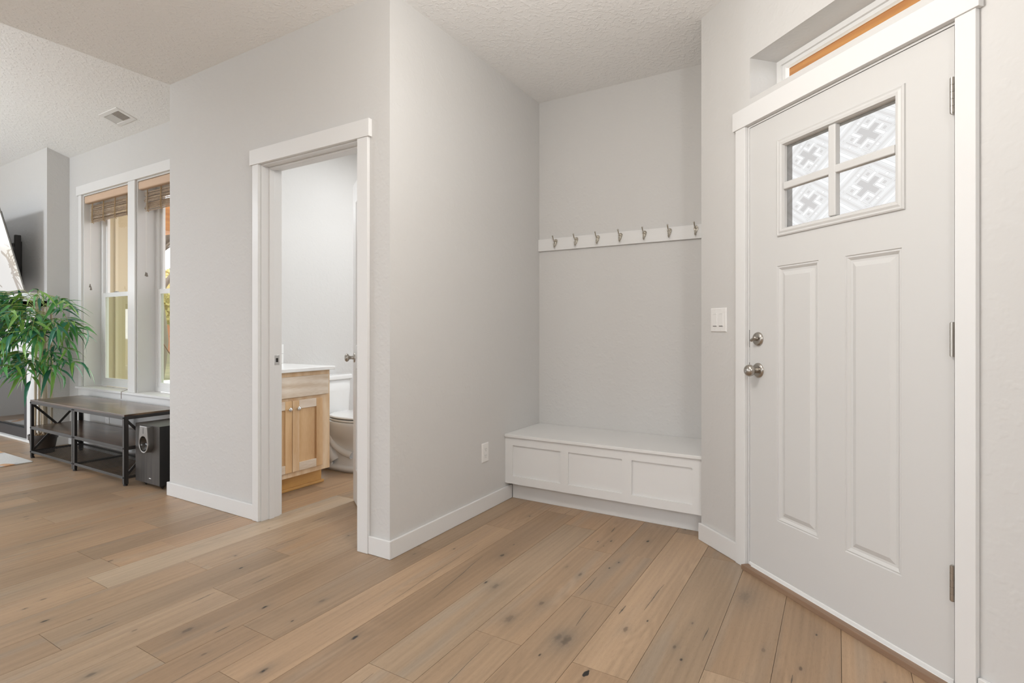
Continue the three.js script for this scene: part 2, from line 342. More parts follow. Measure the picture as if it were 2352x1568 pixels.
// ---------- baseboards ----------
const BBH = 0.088, BBT = 0.014;
const bbx = (x0, x1, z) => rbox(x0, x1, 0.0005, BBH, z, z + BBT, 0.003, 1), bbz = (z0, z1, x, sgn = 1) => rbox(Math.min(x, x + sgn * BBT), Math.max(x, x + sgn * BBT), 0.0005, BBH, z0, z1, 0.003, 1);
struct('baseboard_hall', [bbx(-3.825 - BBT, -2.9025, W1), bbz(WW, W1, -3.825, -1)], TRIM, 'white baseboard left of the bathroom doorway', 'baseboard');
struct('baseboard_corner', [bbx(-1.9795, WB + BBT, W1)], TRIM, 'short white baseboard between bathroom doorway and hall corner', 'baseboard');
struct('baseboard_alcove', [bbz(-3.068, W1, WB, 1)], TRIM, 'white baseboard from the hall corner to the bench', 'baseboard');
onDiagonal(struct('baseboard_entry', rbox(-2.466, -2.1735, 0.0005, BBH, 0, BBT, 0.003, 1), TRIM, 'short white baseboard between bench and entry door casing', 'baseboard'));
onDiagonal(struct('baseboard_right', rbox(-1.136, 0.8, 0.0005, BBH, 0, BBT, 0.003, 1), TRIM, 'white baseboard right of the entry door casing', 'baseboard'));
struct('baseboard_window', [bbx(BUMPX, -3.85, WW), bbz(WW, BF, BUMPX, 1)], TRIM, 'white baseboard under the living room windows', 'baseboard');
struct('baseboard_bathroom', [rbox(-3.72, -3.706, 0.0005, BBH, -4.33, -2.72, 0.003, 1)], TRIM, 'white baseboard behind the toilet', 'baseboard');

// ---------- entry door ----------
{
  const casing = onDiagonal(struct('trim_1', null, null, 'white casing around the entry door', 'door casing'));
  part('side_casing', rbox(-2.172, -2.108, 0.0005, 2.039, 0, 0.018, 0.002), TRIM, casing);
  part('side_casing', rbox(-1.196, -1.138, 0.0005, 2.039, 0, 0.018, 0.002), TRIM, casing);
  part('head_casing', rbox(-2.188, -1.127, 2.039, 2.125, 0, 0.023, 0.002), TRIM, casing);
  part('jamb', [box(-2.123, -2.1, 0, 2.045, -0.19, -0.001), box(-1.2045, -1.181, 0, 2.045, -0.19, -0.001), box(-2.1, -1.2045, 2.031, 2.045, -0.19, -0.001), box(-2.1, -2.085, 0, 2.031, -0.19, -0.048), box(-1.2195, -1.2045, 0, 2.031, -0.19, -0.048), box(-2.085, -1.2195, 2.016, 2.031, -0.19, -0.048)], TRIM, casing);

  const door = onDiagonal(struct('door_1', null, null, 'white entry door with four patterned glass panes', 'door'));
  const x0 = -2.0955, x1 = -1.2085, y0 = 0.034, y1 = 2.027;
  const P = [[-1.93, -1.711, 0.277, 1.375], [-1.592, -1.374, 0.277, 1.375]], LITE = [-1.905, -1.379, 1.52, 1.898];
  part('leaf', extrude(rect(x0, x1, y0, y1), [...P.map((p) => rect(...p)), rect(...LITE)], 0.044).translate(0, 0, -0.044), DOORPAINT, door);
  for (const p of P) {
    const g = rectProfile(...p, [[0, 0], [0.003, -0.0035], [0.008, -0.002], [0.013, -0.0055], [0.018, -0.0095], [0.026, -0.0098], [0.044, -0.002]]);
    part('raised_panel', [g, xf(g.clone(), 0, 0, 0).applyMatrix4(new THREE.Matrix4().set(1, 0, 0, 0, 0, 1, 0, 0, 0, 0, 1, -0.03, 0, 0, 0, 1))], DOORPAINT, door);
  }
  // glazing: raised frame, muntins, four panes
  const F = [-1.924, -1.36, 1.5, 1.918], prof = [[0, 0], [0.001, 0.006], [0.006, 0.0085], [0.012, 0.0065], [0.02, 0.0095], [0.03, 0.0075], [0.0345, -0.004], [0.0345, -0.02]];
  part('glazing_frame', [rectProfile(...F, prof, false), box(LITE[0], F[0] + 0.0345, LITE[2], LITE[3], -0.044, -0.018), box(F[1] - 0.0345, LITE[1], LITE[2], LITE[3], -0.044, -0.018), box(F[0] + 0.03, F[1] - 0.03, LITE[2], F[2] + 0.0345, -0.044, -0.018), box(F[0] + 0.03, F[1] - 0.03, F[3] - 0.0345, LITE[3], -0.044, -0.018)], DOORPAINT, door);
  const gx0 = F[0] + 0.0345, gx1 = F[1] - 0.0345, gy0 = F[2] + 0.0345, gy1 = F[3] - 0.0345, mx = -1.6455, my = 1.7105;
    part('muntin', [rbox(mx - 0.0165, mx + 0.0165, gy0, gy1, -0.02, 0.006, 0.005)], DOORPAINT, door);
  part('muntin', [rbox(gx0, gx1, my - 0.0155, my + 0.0155, -0.02, 0.0055, 0.005)], DOORPAINT, door);
  // patterned glass: interlocking strips at 45 degrees pressed into the pane
  const S = 512, cv = document.createElement('canvas'); cv.width = cv.height = S;
  const q = cv.getContext('2d');
  q.fillStyle = '#f2f2f2'; q.fillRect(0, 0, S, S);
  q.translate(S / 2, S / 2); q.rotate(Math.PI / 4); const A = S / 11.5; q.scale(A, A);
  const strip = (x, y, w, h, f) => { q.fillStyle = f; q.fillRect(x, y, w, h); q.lineWidth = 0.11; q.strokeStyle = '#ffffff'; q.strokeRect(x, y, w, h); q.lineWidth = 0.035; q.strokeStyle = '#a9a7a5'; q.strokeRect(x - 0.06, y - 0.06, w + 0.12, h + 0.12); };
  const tile = () => {
    for (let k = 0; k < 4; k++) { strip(-5.2, 4.3, 10, 0.7, '#e2e0df'); strip(-4.8, 5.5, 9, 0.6, '#fbfbfb'); strip(3.9, 3.9, 2.6, 0.6, '#d3d1d0'); strip(-3.6, 6.6, 2.2, 1.0, '#d8d6d5'); strip(1.6, 6.6, 2.2, 1.0, '#d8d6d5'); q.rotate(Math.PI / 2); }
    strip(-2.6, -0.7, 5.2, 1.4, '#cfcdcc'); strip(-0.7, -2.6, 1.4, 5.2, '#cfcdcc');
    q.fillStyle = '#cfcdcc'; q.fillRect(-2.55, -0.66, 5.1, 1.32);
    for (let k = 0; k < 4; k++) {
      strip(0.9, 0.9, 3.2, 0.55, '#fbfbfb'); strip(0.9, 0.9, 0.55, 2.3, '#fbfbfb');
      q.fillStyle = '#fbfbfb'; q.fillRect(0.95, 0.95, 0.5, 0.5);
      strip(1.75, 1.75, 0.9, 0.9, '#d6d4d3'); strip(2.95, -0.5, 0.5, 4.4, '#dcdad9'); strip(1.7, 3.0, 2.2, 0.5, '#e6e5e4');
      q.rotate(Math.PI / 2);
    }
  };
  tile();
  const ct = new THREE.CanvasTexture(cv); ct.colorSpace = THREE.SRGBColorSpace;
  const PATTERN = phys([0.275, 0.268, 0.257], 0.5, { transmission: 1, thickness: 0, ior: 1.45, map: ct });  // dark tint dims the bright sky so the pattern still shows
  for (const [a, b] of [[gx0, mx - 0.0165], [mx + 0.0165, gx1]]) for (const [c, d] of [[gy0, my - 0.0155], [my + 0.0155, gy1]]) {
    const g = new THREE.PlaneGeometry(b - a + 0.004, d - c + 0.004).translate((a + b) / 2, (c + d) / 2, -0.016);
    part('glass_pane', g, PATTERN, door, 'darkened glass pressed with a diagonal strip pattern');
  }
  // sweep and threshold
  part('door_sweep', [rbox(x0, x1, 0.02, 0.0345, -0.04, 0.004, 0.002), rbox(x0 + 0.012, x1 - 0.006, 0.009, 0.02, -0.04, 0.008, 0.001)], VINYL, door);
  // deadbolt
  const rose = (r, d) => lathe([[0, d], [r * 0.72, d], [r * 0.9, d * 0.72], [r, d * 0.25], [r, 0]], 40).rotateX(Math.PI / 2);
  const bolt = new THREE.Group(); bolt.name = 'deadbolt'; bolt.position.set(-2.041, 1.059, 0); door.add(bolt);
  part('rose', rose(0.0315, 0.012), NICKEL, bolt, 'satin nickel rose');
  part('thumb_turn', [cyl(0.008, 0.007, 0.012, 0, 0, 0.017, 20, 'z'), xf(rbox(-0.019, 0.019, -0.0065, 0.0065, -0.006, 0.006, 0.0055, 3), 0, 0, 0.028, 0, 0, 0.45)], NICKEL, bolt);
  const knob = new THREE.Group(); knob.name = 'door_knob'; knob.position.set(-2.041, 0.918, 0); door.add(knob);
  part('rose', [rose(0.0335, 0.010), cyl(0.0028, 0.0028, 0.002, 0.012, 0, 0.0095, 12, 'z')], NICKEL, knob, 'satin nickel rose');
  part('knob', lathe([[0, 0.068], [0.008, 0.0675], [0.010, 0.066], [0.0185, 0.0635], [0.0245, 0.057], [0.0268, 0.049], [0.0255, 0.041], [0.02, 0.034], [0.013, 0.029], [0.0115, 0.022], [0.0125, 0.01]], 40).rotateX(Math.PI / 2), NICKEL, knob, 'round satin nickel knob');
  part('lock_button', [cyl(0.0075, 0.0075, 0.002, 0, 0, 0.0685, 24, 'z'), rbox(-0.006, 0.006, -0.0016, 0.0016, 0.069, 0.0712, 0.0008)], CHROME, knob);
  part('strike_edge', [rbox(-2.0985, -2.0965, 1.02, 1.10, -0.03, 0.0005, 0.0003), rbox(-2.0985, -2.0965, 0.885, 0.95, -0.03, 0.0005, 0.0003)], DARKGAP, door);
  for (const [a, b] of [[1.759, 1.866], [1.02, 1.122], [0.277, 0.382]]) {
    const h = new THREE.Group(); h.name = 'hinge'; door.add(h);
    const n = 5, H = (b - a) / n;
    for (let i = 0; i < n; i++) part('knuckle', cyl(0.0072, 0.0072, H - 0.0012, -1.2085, a + (i + 0.5) * H, 0.0075, 16), NICKEL, h);
    part('hinge_pin', [cyl(0.0055, 0.0055, b - a + 0.004, -1.2085, (a + b) / 2, 0.0075, 12)], NICKEL, h);
  }
  const th = onDiagonal(struct('trim_4', null, null, 'brown oak threshold strip below the entry door', 'threshold'));
  const OAKSTRIP = std([1, 1, 1], 0.5); OAKSTRIP.map = woodTexture(33, [0.34, 0.22, 0.14], [0.22, 0.135, 0.085]);
  const tp = extrude([[0, 0], [0.046, 0], [0.046, 0.012], [0.04, 0.018], [0.012, 0.02], [0, 0.02]], [], 0.902, 0.001).rotateY(Math.PI / 2).translate(-2.107, 0.0008, 0.0385);
  { const uv = tp.attributes.uv, p = tp.attributes.position; for (let i = 0; i < uv.count; i++) uv.setXY(i, p.getX(i) * 0.8, p.getZ(i) * 4 + p.getY(i) * 4); }
  part('oak_strip', tp, OAKSTRIP, th);
  part('sill', box(-2.1, -1.2045, -0.02, 0.008, -0.19, -0.009), std([0.35, 0.34, 0.33], 0.4, { metalness: 0.6 }), th);
}
// transom above the door
{
  const w = onDiagonal(struct('window_1', null, null, 'narrow transom window above the entry door', 'window'));
  const a = -2.095, b = -1.2, c = 2.163, d = 2.352;
  const ringAt = (i0, i1, z0, z1) => { const g = extrude(rect(a + i0, b - i0, c + i0, d - i0), [rect(a + i1, b - i1, c + i1, d - i1)], z1 - z0); return g.translate(0, 0, z0); };
  part('window_frame', [ringAt(0, 0.024, -0.19, -0.15)], VINYL, w);
  part('inner_frame', [ringAt(0.024, 0.04, -0.185, -0.162)], VINYL, w);
  part('glass_pane', new THREE.PlaneGeometry(b - a - 0.078, d - c - 0.078).translate((a + b) / 2, (c + d) / 2, -0.176), PANE, w);
}
// light switch
{
  const s = onDiagonal(thing('light_switch', 'white double wall switch beside the entry door', 'switch'));
  const x0 = -2.3745, x1 = -2.2545, y0 = 1.09, y1 = 1.21;
  part('wall_plate', rectProfile(x0, x1, y0, y1, [[0, 0.0003], [0.0015, 0.004], [0.004, 0.0065]]), PLATE, s);
  for (const cx of [-2.338, -2.291]) {
    const r = part('slider', [rbox(cx - 0.0165, cx + 0.0165, 1.117, 1.183, 0.0055, 0.0085, 0.0015)], PLATE, s);
    part('slot', rbox(cx - 0.014, cx + 0.014, 1.1175, 1.1205, 0.0078, 0.0089, 0.0005), DARKGAP, r);
    part('groove', rbox(cx - 0.012, cx + 0.012, 1.18, 1.1812, 0.0078, 0.0088, 0.0003), std([0.5, 0.49, 0.47], 0.5), r);
    for (const y of [1.102, 1.198]) part('screw', cyl(0.0032, 0.0032, 0.0012, cx, y, 0.0068, 16, 'z'), PLATE, s);
  }
}

// ---------- alcove: bench, hook rail, hooks, outlet ----------
{
  const b = thing('storage_bench', 'white built-in bench with three recessed front panels', 'bench');
  const x0 = WB + 0.001, x1 = -0.6142, zf = -3.0;
  part('seat', rbox(x0, x1, 0.411, 0.43, HW + 0.001, zf + 0.012, 0.003), TRIM, b);
  const P = [[-1.791, -1.453], [-1.4, -1.062], [-1.004, -0.669]];
  part('front_frame', extrude(rect(x0, x1, 0.113, 0.4105), P.map(([a, c]) => rect(a, c, 0.163, 0.36)), 0.019).translate(0, 0, zf - 0.019), TRIM, b);
  for (const [a, c] of P) part('recessed_panel', box(a - 0.004, c + 0.004, 0.159, 0.364, zf - 0.0195, zf - 0.010), TRIM, b);
  part('underside', box(x0, x1, 0.113, 0.128, HW + 0.02, zf - 0.02), TRIM, b);
  part('toe_kick', rbox(WB + 0.0145, x1, 0.0005, 0.1125, -3.09, -3.071, 0.001), TRIM, b);

  const rail = tag(part(numbered('hook_rail'), rbox(WB + 0.0005, x1, 1.6625, 1.748, HW + 0.0003, HW + 0.019, 0.002), TRIM, scene), 'long white board that carries seven coat hooks', 'hook rail');
  const zr = HW + 0.0192, ORD = ['leftmost', 'second from the left', 'third from the left', 'middle', 'third from the right', 'second from the right', 'rightmost'];
  const HOOK = std([0.52, 0.49, 0.43], 0.2, { metalness: 1 });
  [-1.706, -1.548, -1.39, -1.231, -1.069, -0.909, -0.748].forEach((x, i) => {
    const h = thing('coat_hook', `${ORD[i]} of the seven polished nickel coat hooks on the white rail`, 'hook', 'coat hooks on the white rail');
    h.position.set(x, 1.722, zr);
    const base = extrude([[0, -0.03], [0.006, -0.022], [0.0145, 0.0], [0.0145, 0.008], [0.009, 0.016], [0, 0.018], [-0.009, 0.016], [-0.0145, 0.008], [-0.0145, 0.0], [-0.006, -0.022]], [], 0.003, 0.0012);
    part('back_plate', base, HOOK, h);
    for (const s of [-1, 1]) part('screw', new THREE.SphereGeometry(0.0032, 10, 8).translate(s * 0.0085, 0.003, 0.004), NICKEL, h);
    part('upper_prong', [tube([V(0, 0.004, 0.004), V(0, 0.003, 0.02), V(0, 0.008, 0.036), V(0, 0.03, 0.05)], 0.0038, 14, 8), new THREE.SphereGeometry(0.0055, 12, 10).translate(0, 0.031, 0.0505)], HOOK, h);
    part('lower_prong', [tube([V(0, 0.0, 0.004), V(0, -0.02, 0.006), V(0, -0.037, 0.013), V(0, -0.041, 0.022), V(0, -0.034, 0.029), V(0, -0.02, 0.032)], 0.0036, 18, 8), new THREE.SphereGeometry(0.0048, 12, 10).translate(0, -0.019, 0.0322)], HOOK, h);
  });

  const outlet = (name, label) => {
    const o = thing(name, label, 'outlet');
    part('wall_plate', rectProfile(-0.036, 0.036, -0.0585, 0.0585, [[0, 0.0003], [0.0015, 0.004], [0.005, 0.0062]]), PLATE, o);
    for (const y of [-0.0195, 0.0195]) {
      const r = part('socket', extrude([[-0.0165, -0.009], [-0.011, -0.0145], [0.011, -0.0145], [0.0165, -0.009], [0.0165, 0.009], [0.011, 0.0145], [-0.011, 0.0145], [-0.0165, 0.009]].map(([p, q]) => [p, q + y]), [], 0.0012, 0.0003).translate(0, 0, 0.0062), PLATE, o);
      part('slot', [box(-0.0075, -0.0055, y - 0.001, y + 0.007, 0.0065, 0.0079), box(0.0055, 0.0075, y - 0.001, y + 0.006, 0.0065, 0.0079), cyl(0.0024, 0.0024, 0.0014, 0, y - 0.008, 0.0072, 10, 'z')], DARKGAP, r);
    }
    part('screw', cyl(0.003, 0.003, 0.001, 0, 0, 0.0066, 12, 'z'), PLATE, o);
    return o;
  };
  const o1 = outlet('wall_outlet', 'white wall outlet near the left end of the bench');
  o1.position.set(WB, 0.353, -2.765); o1.rotation.y = Math.PI / 2;
  const o2 = outlet('wall_outlet', 'white wall outlet seen through the metal media bench');
  o2.position.set(-5.603, 0.316, WW);
}

// ---------- bathroom doorway ----------
{
  const c = struct('trim_2', null, null, 'white casing and jamb around the bathroom doorway', 'door casing');
  part('side_casing', rbox(-2.902, -2.847, 0.0005, 2.05, W1, W1 + 0.018, 0.002), TRIM, c);
  part('side_casing', rbox(-2.051, -1.98, 0.0005, 2.05, W1, W1 + 0.018, 0.002), TRIM, c);
  part('head_casing', rbox(-2.922, -1.966, 2.05, 2.137, W1, W1 + 0.023, 0.002), TRIM, c);
  const back = W1 - 0.12;
  part('side_casing', rbox(-2.902, -2.847, 0.0005, 2.05, back - 0.018, back, 0.002), TRIM, c);
  part('side_casing', rbox(-2.051, -1.98, 0.0005, 2.05, back - 0.018, back, 0.002), TRIM, c);
  part('head_casing', rbox(-2.922, -1.966, 2.05, 2.137, back - 0.023, back, 0.002), TRIM, c);
  part('jamb', [box(-2.86, -2.842, 0, 2.062, back, W1)], TRIM, c);
  part('jamb', [box(-2.055, -2.037, 0, 2.062, back, W1)], TRIM, c);
  part('head_jamb', [box(-2.842, -2.055, 2.044, 2.062, back, W1)], TRIM, c);
  part('stop', rbox(-2.842, -2.831, 0, 2.044, -2.022, -1.99, 0.002), TRIM, c);
  part('stop', rbox(-2.066, -2.055, 0, 2.044, -2.022, -1.99, 0.002), TRIM, c);
  part('head_stop', rbox(-2.831, -2.066, 2.033, 2.044, -2.022, -1.99, 0.002), TRIM, c);
  const st = part('strike_plate', rbox(-2.8425, -2.841, 0.893, 0.951, -2.062, -2.028, 0.0006), CHROME, c, 'small metal strike plate');
  part('latch_hole', rbox(-2.8418, -2.8406, 0.91, 0.934, -2.053, -2.037, 0.0004), DARKGAP, st);

  const d = struct('door_2', null, null, 'white bathroom door standing half open, seen edge-on', 'door');
  d.position.set(-2.062, 0, -2.078); d.rotation.y = 145.3 * Math.PI / 180;
  const w = 0.74;
  const panels = [[0.11, w - 0.11, 0.22, 0.86], [0.11, w - 0.11, 1.0, 1.9]];
  part('leaf', extrude(rect(0, w, 0.012, 2.03), panels.map((p) => rect(...p)), 0.035).translate(0, 0, -0.0175), TRIM, d);
  for (const p of panels) {
    const g = rectProfile(...p, [[0, 0], [0.006, -0.004], [0.014, -0.008], [0.03, -0.008], [0.05, -0.003]]);
    part('panel', [g.clone().rotateY(Math.PI).translate(w, 0, -0.0175), g.clone().translate(0, 0, 0.0175)], TRIM, d);
  }
  const k = new THREE.Group(); k.name = 'door_knob'; k.position.set(w - 0.06, 0.925, -0.0175); k.rotation.y = Math.PI; d.add(k);
  part('rose', lathe([[0, 0.008], [0.022, 0.008], [0.029, 0.005], [0.031, 0]], 32).rotateX(Math.PI / 2), NICKEL, k);
  part('knob', lathe([[0, 0.062], [0.012, 0.061], [0.022, 0.056], [0.026, 0.047], [0.022, 0.038], [0.012, 0.032], [0.0105, 0.02], [0.012, 0.008]], 32).rotateX(Math.PI / 2), NICKEL, k);
}

// ---------- bathroom: vanity, counter, backsplash, toilet, vanity light ----------
{
  const XF = -3.15, zR = -2.697, zL = -2.09;
  const v = thing('vanity_cabinet', 'light hickory bathroom vanity with two doors', 'cabinet');
  const W = (g, du = 1, dv = 1) => { const p = g.attributes.position, uv = g.attributes.uv; for (let i = 0; i < p.count; i++) uv.setXY(i, p.getY(i) * 0.8 * du, (p.getZ(i) + p.getX(i)) * 2 * dv); return g; };
  const Hh = (g) => { const p = g.attributes.position, uv = g.attributes.uv; for (let i = 0; i < p.count; i++) uv.setXY(i, (p.getZ(i) + p.getX(i)) * 0.8, p.getY(i) * 2.2); return g; };
  part('body', W(box(-3.715, XF, 0.11, 0.815, zR, zL)), hickory[0], v);
  part('toe_kick', Hh(box(-3.7, -3.215, 0.0005, 0.11, zR + 0.02, zL)), TOEKICK, v, 'orange-brown recessed toe kick');
  part('base_moulding', Hh(rbox(-3.215, -3.203, 0.0005, 0.02, zR + 0.005, zL, 0.004)), TOEKICK, v);
  part('drawer_front', Hh(rbox(XF, XF + 0.018, 0.645, 0.785, -2.675, -2.105, 0.003)), hickory[3], v);
  const knobG = lathe([[0, 0.026], [0.008, 0.0255], [0.0135, 0.021], [0.0145, 0.016], [0.011, 0.011], [0.006, 0.008], [0.006, 0]], 28).rotateZ(-Math.PI / 2);
  for (const [a, b, kz] of [[-2.62, -2.373, -2.411], [-2.369, -2.12, -2.344]]) {
    const d = new THREE.Group(); d.name = 'cabinet_door'; v.add(d);
    const y0 = 0.147, y1 = 0.624, s = 0.053, f = XF + 0.0185;
    part('stile', W(rbox(XF + 0.0005, f, y0, y1, a, a + s, 0.002)), hickory[2], d);
    part('stile', W(rbox(XF + 0.0005, f, y0, y1, b - s, b, 0.002)), hickory[0], d);
    part('rail', Hh(rbox(XF + 0.0005, f, y1 - 0.057, y1, a + s, b - s, 0.002)), hickory[1], d);
    part('rail', Hh(rbox(XF + 0.0005, f, y0, y0 + 0.055, a + s, b - s, 0.002)), hickory[3], d);
    part('panel', W(box(XF + 0.0005, XF + 0.009, y0 + 0.05, y1 - 0.05, a + s - 0.003, b - s + 0.003)), hickory[2], d);
    part('knob', knobG.clone().translate(f, 0.57, kz), CHROME, d, 'round chrome knob');
  }
  tag(part(numbered('countertop'), rbox(-3.717, -3.12, 0.8155, 0.8405, -2.724, -2.066, 0.004), COUNTER, scene), 'white countertop on the bathroom vanity', 'countertop');
  const bs = thing('backsplash', 'white tile backsplash behind the vanity counter', 'backsplash');
  part('grout', box(-3.7195, -3.714, 0.841, 0.99, -2.728, -2.066), std([0.6, 0.6, 0.59], 0.8), bs);
  for (let r = 0; r < 2; r++) for (let i = 0; i < 5; i++) {
    const a = -2.728 + i * 0.1325;
    part('tile', rbox(-3.7145, -3.706, 0.842 + r * 0.0745, 0.842 + r * 0.0745 + 0.0725, a + 0.001, Math.min(a + 0.1315, -2.067), 0.002), PORCELAIN, bs);
  }
  // toilet, facing +x
  const t = thing('toilet', 'white two-piece toilet beyond the vanity', 'toilet');
  const tz = -3.05;
  const ringLoft = (rings, seg = 40) => {
    const pos = [], idx = [];
    for (const [y, cx, rx, rz, pw] of rings) for (let i = 0; i < seg; i++) {
      const a = (i / seg) * 2 * Math.PI, c = Math.cos(a), s = Math.sin(a), e = 2 / (pw ?? 2);
      pos.push(cx + rx * Math.sign(c) * Math.pow(Math.abs(c), e), y, tz + rz * Math.sign(s) * Math.pow(Math.abs(s), e));
    }
    const n = rings.length;
    for (let k = 0; k + 1 < n; k++) for (let i = 0; i < seg; i++) { const a = k * seg + i, b = k * seg + (i + 1) % seg; idx.push(a, a + seg, b, b, a + seg, b + seg); }
    for (const [k, up] of [[0, false], [n - 1, true]]) { const c = pos.length / 3; pos.push(rings[k][1], rings[k][0], tz); for (let i = 0; i < seg; i++) { const a = k * seg + i, b = k * seg + (i + 1) % seg; up ? idx.push(a, c, b) : idx.push(b, c, a); } }
    const g = new THREE.BufferGeometry(); g.setAttribute('position', new THREE.Float32BufferAttribute(pos, 3)); g.setIndex(idx); g.computeVertexNormals();
    g.setAttribute('uv', new THREE.Float32BufferAttribute(new Float32Array(pos.length / 3 * 2), 2));
    return g;
  };
  part('bowl', [ringLoft([[0.0005, -3.36, 0.235, 0.115, 3], [0.03, -3.36, 0.235, 0.115, 3], [0.042, -3.36, 0.225, 0.105, 3], [0.05, -3.37, 0.19, 0.085, 3], [0.13, -3.37, 0.18, 0.08, 2.6], [0.2, -3.34, 0.19, 0.09, 2.4], [0.26, -3.29, 0.225, 0.125, 2.2], [0.32, -3.255, 0.255, 0.165, 2.1], [0.365, -3.24, 0.27, 0.183, 2.1], [0.392, -3.235, 0.272, 0.186, 2.1], [0.4, -3.235, 0.265, 0.18, 2.1]]),
    ringLoft([[0.34, -3.56, 0.115, 0.15, 4], [0.36, -3.56, 0.13, 0.175, 4], [0.4, -3.56, 0.13, 0.18, 4], [0.405, -3.56, 0.125, 0.175, 4]]),
    tube([V(-3.54, 0.33, tz + 0.06), V(-3.5, 0.24, tz + 0.075), V(-3.46, 0.15, tz + 0.08), V(-3.4, 0.07, tz + 0.075)], 0.045, 20, 12),
    tube([V(-3.46, 0.3, tz + 0.07), V(-3.42, 0.22, tz + 0.09), V(-3.33, 0.16, tz + 0.085), V(-3.22, 0.13, tz + 0.075)], 0.028, 20, 12)], PORCELAIN, t);
  part('bolt_cap', lathe([[0, 0.022], [0.009, 0.02], [0.012, 0.012], [0.013, 0]], 20).translate(-3.42, 0.042, tz + 0.1), PORCELAIN, t);
  part('tank', ringLoft([[0.405, -3.615, 0.085, 0.19, 6], [0.43, -3.615, 0.09, 0.2, 6], [0.6, -3.615, 0.093, 0.207, 6], [0.69, -3.615, 0.095, 0.21, 6]]), PORCELAIN, t);
  part('tank_lid', ringLoft([[0.69, -3.612, 0.1, 0.218, 7], [0.697, -3.612, 0.103, 0.222, 7], [0.722, -3.612, 0.103, 0.222, 7], [0.73, -3.612, 0.097, 0.215, 7]]), PORCELAIN, t);
  part('flush_lever', [cyl(0.01, 0.01, 0.012, -3.515, 0.655, tz + 0.14, 14, 'x'), rbox(-3.512, -3.503, 0.648, 0.661, tz + 0.07, tz + 0.15, 0.003)], CHROME, t);
  part('seat', ringLoft([[0.401, -3.225, 0.245, 0.178, 2.2], [0.405, -3.225, 0.25, 0.184, 2.2], [0.415, -3.225, 0.25, 0.184, 2.2], [0.418, -3.225, 0.246, 0.18, 2.2]]), PORCELAIN, t);
  part('seat_cover', ringLoft([[0.424, -3.228, 0.245, 0.178, 2.2], [0.428, -3.228, 0.25, 0.184, 2.2], [0.438, -3.228, 0.248, 0.182, 2.2], [0.444, -3.228, 0.23, 0.165, 2.2]]), PORCELAIN, t);
  for (const q of [0.06, -0.1]) part('hinge', rbox(-3.475, -3.445, 0.405, 0.432, tz + q, tz + q + 0.04, 0.005), PORCELAIN, t);

  // vanity light above the mirror (outside the view, left of the doorway)
  const vl = thing('vanity_light', 'white bar light on the bathroom wall above the vanity', 'light');
  const GLOW = std([0.9, 0.9, 0.9], 0.5); GLOW.emissive.setRGB(1, 0.99, 0.97); GLOW.emissiveIntensity = 4;
  part('back_plate', rbox(-3.7195, -3.68, 1.98, 2.08, -2.6, -2.15, 0.01), CHROME, vl);
  part('lamp_diffuser', rbox(-3.68, -3.61, 1.99, 2.07, -2.6, -2.15, 0.03, 4), GLOW, vl);
  const a = new THREE.RectAreaLight(COOL, 52, 0.43, 0.09); a.position.set(-3.6, 2.03, -2.375); a.lookAt(-2.0, 1.6, -2.9); a.name = 'vanity_lamp'; scene.add(a);
  const m2 = thing('bathroom_mirror', 'frameless mirror above the vanity counter', 'mirror');
  part('mirror_glass', rbox(-3.7195, -3.714, 1.03, 1.9, -2.66, -2.1, 0.002), std([0.9, 0.9, 0.9], 0.02, { metalness: 1 }), m2);
}
console.log('bath done');

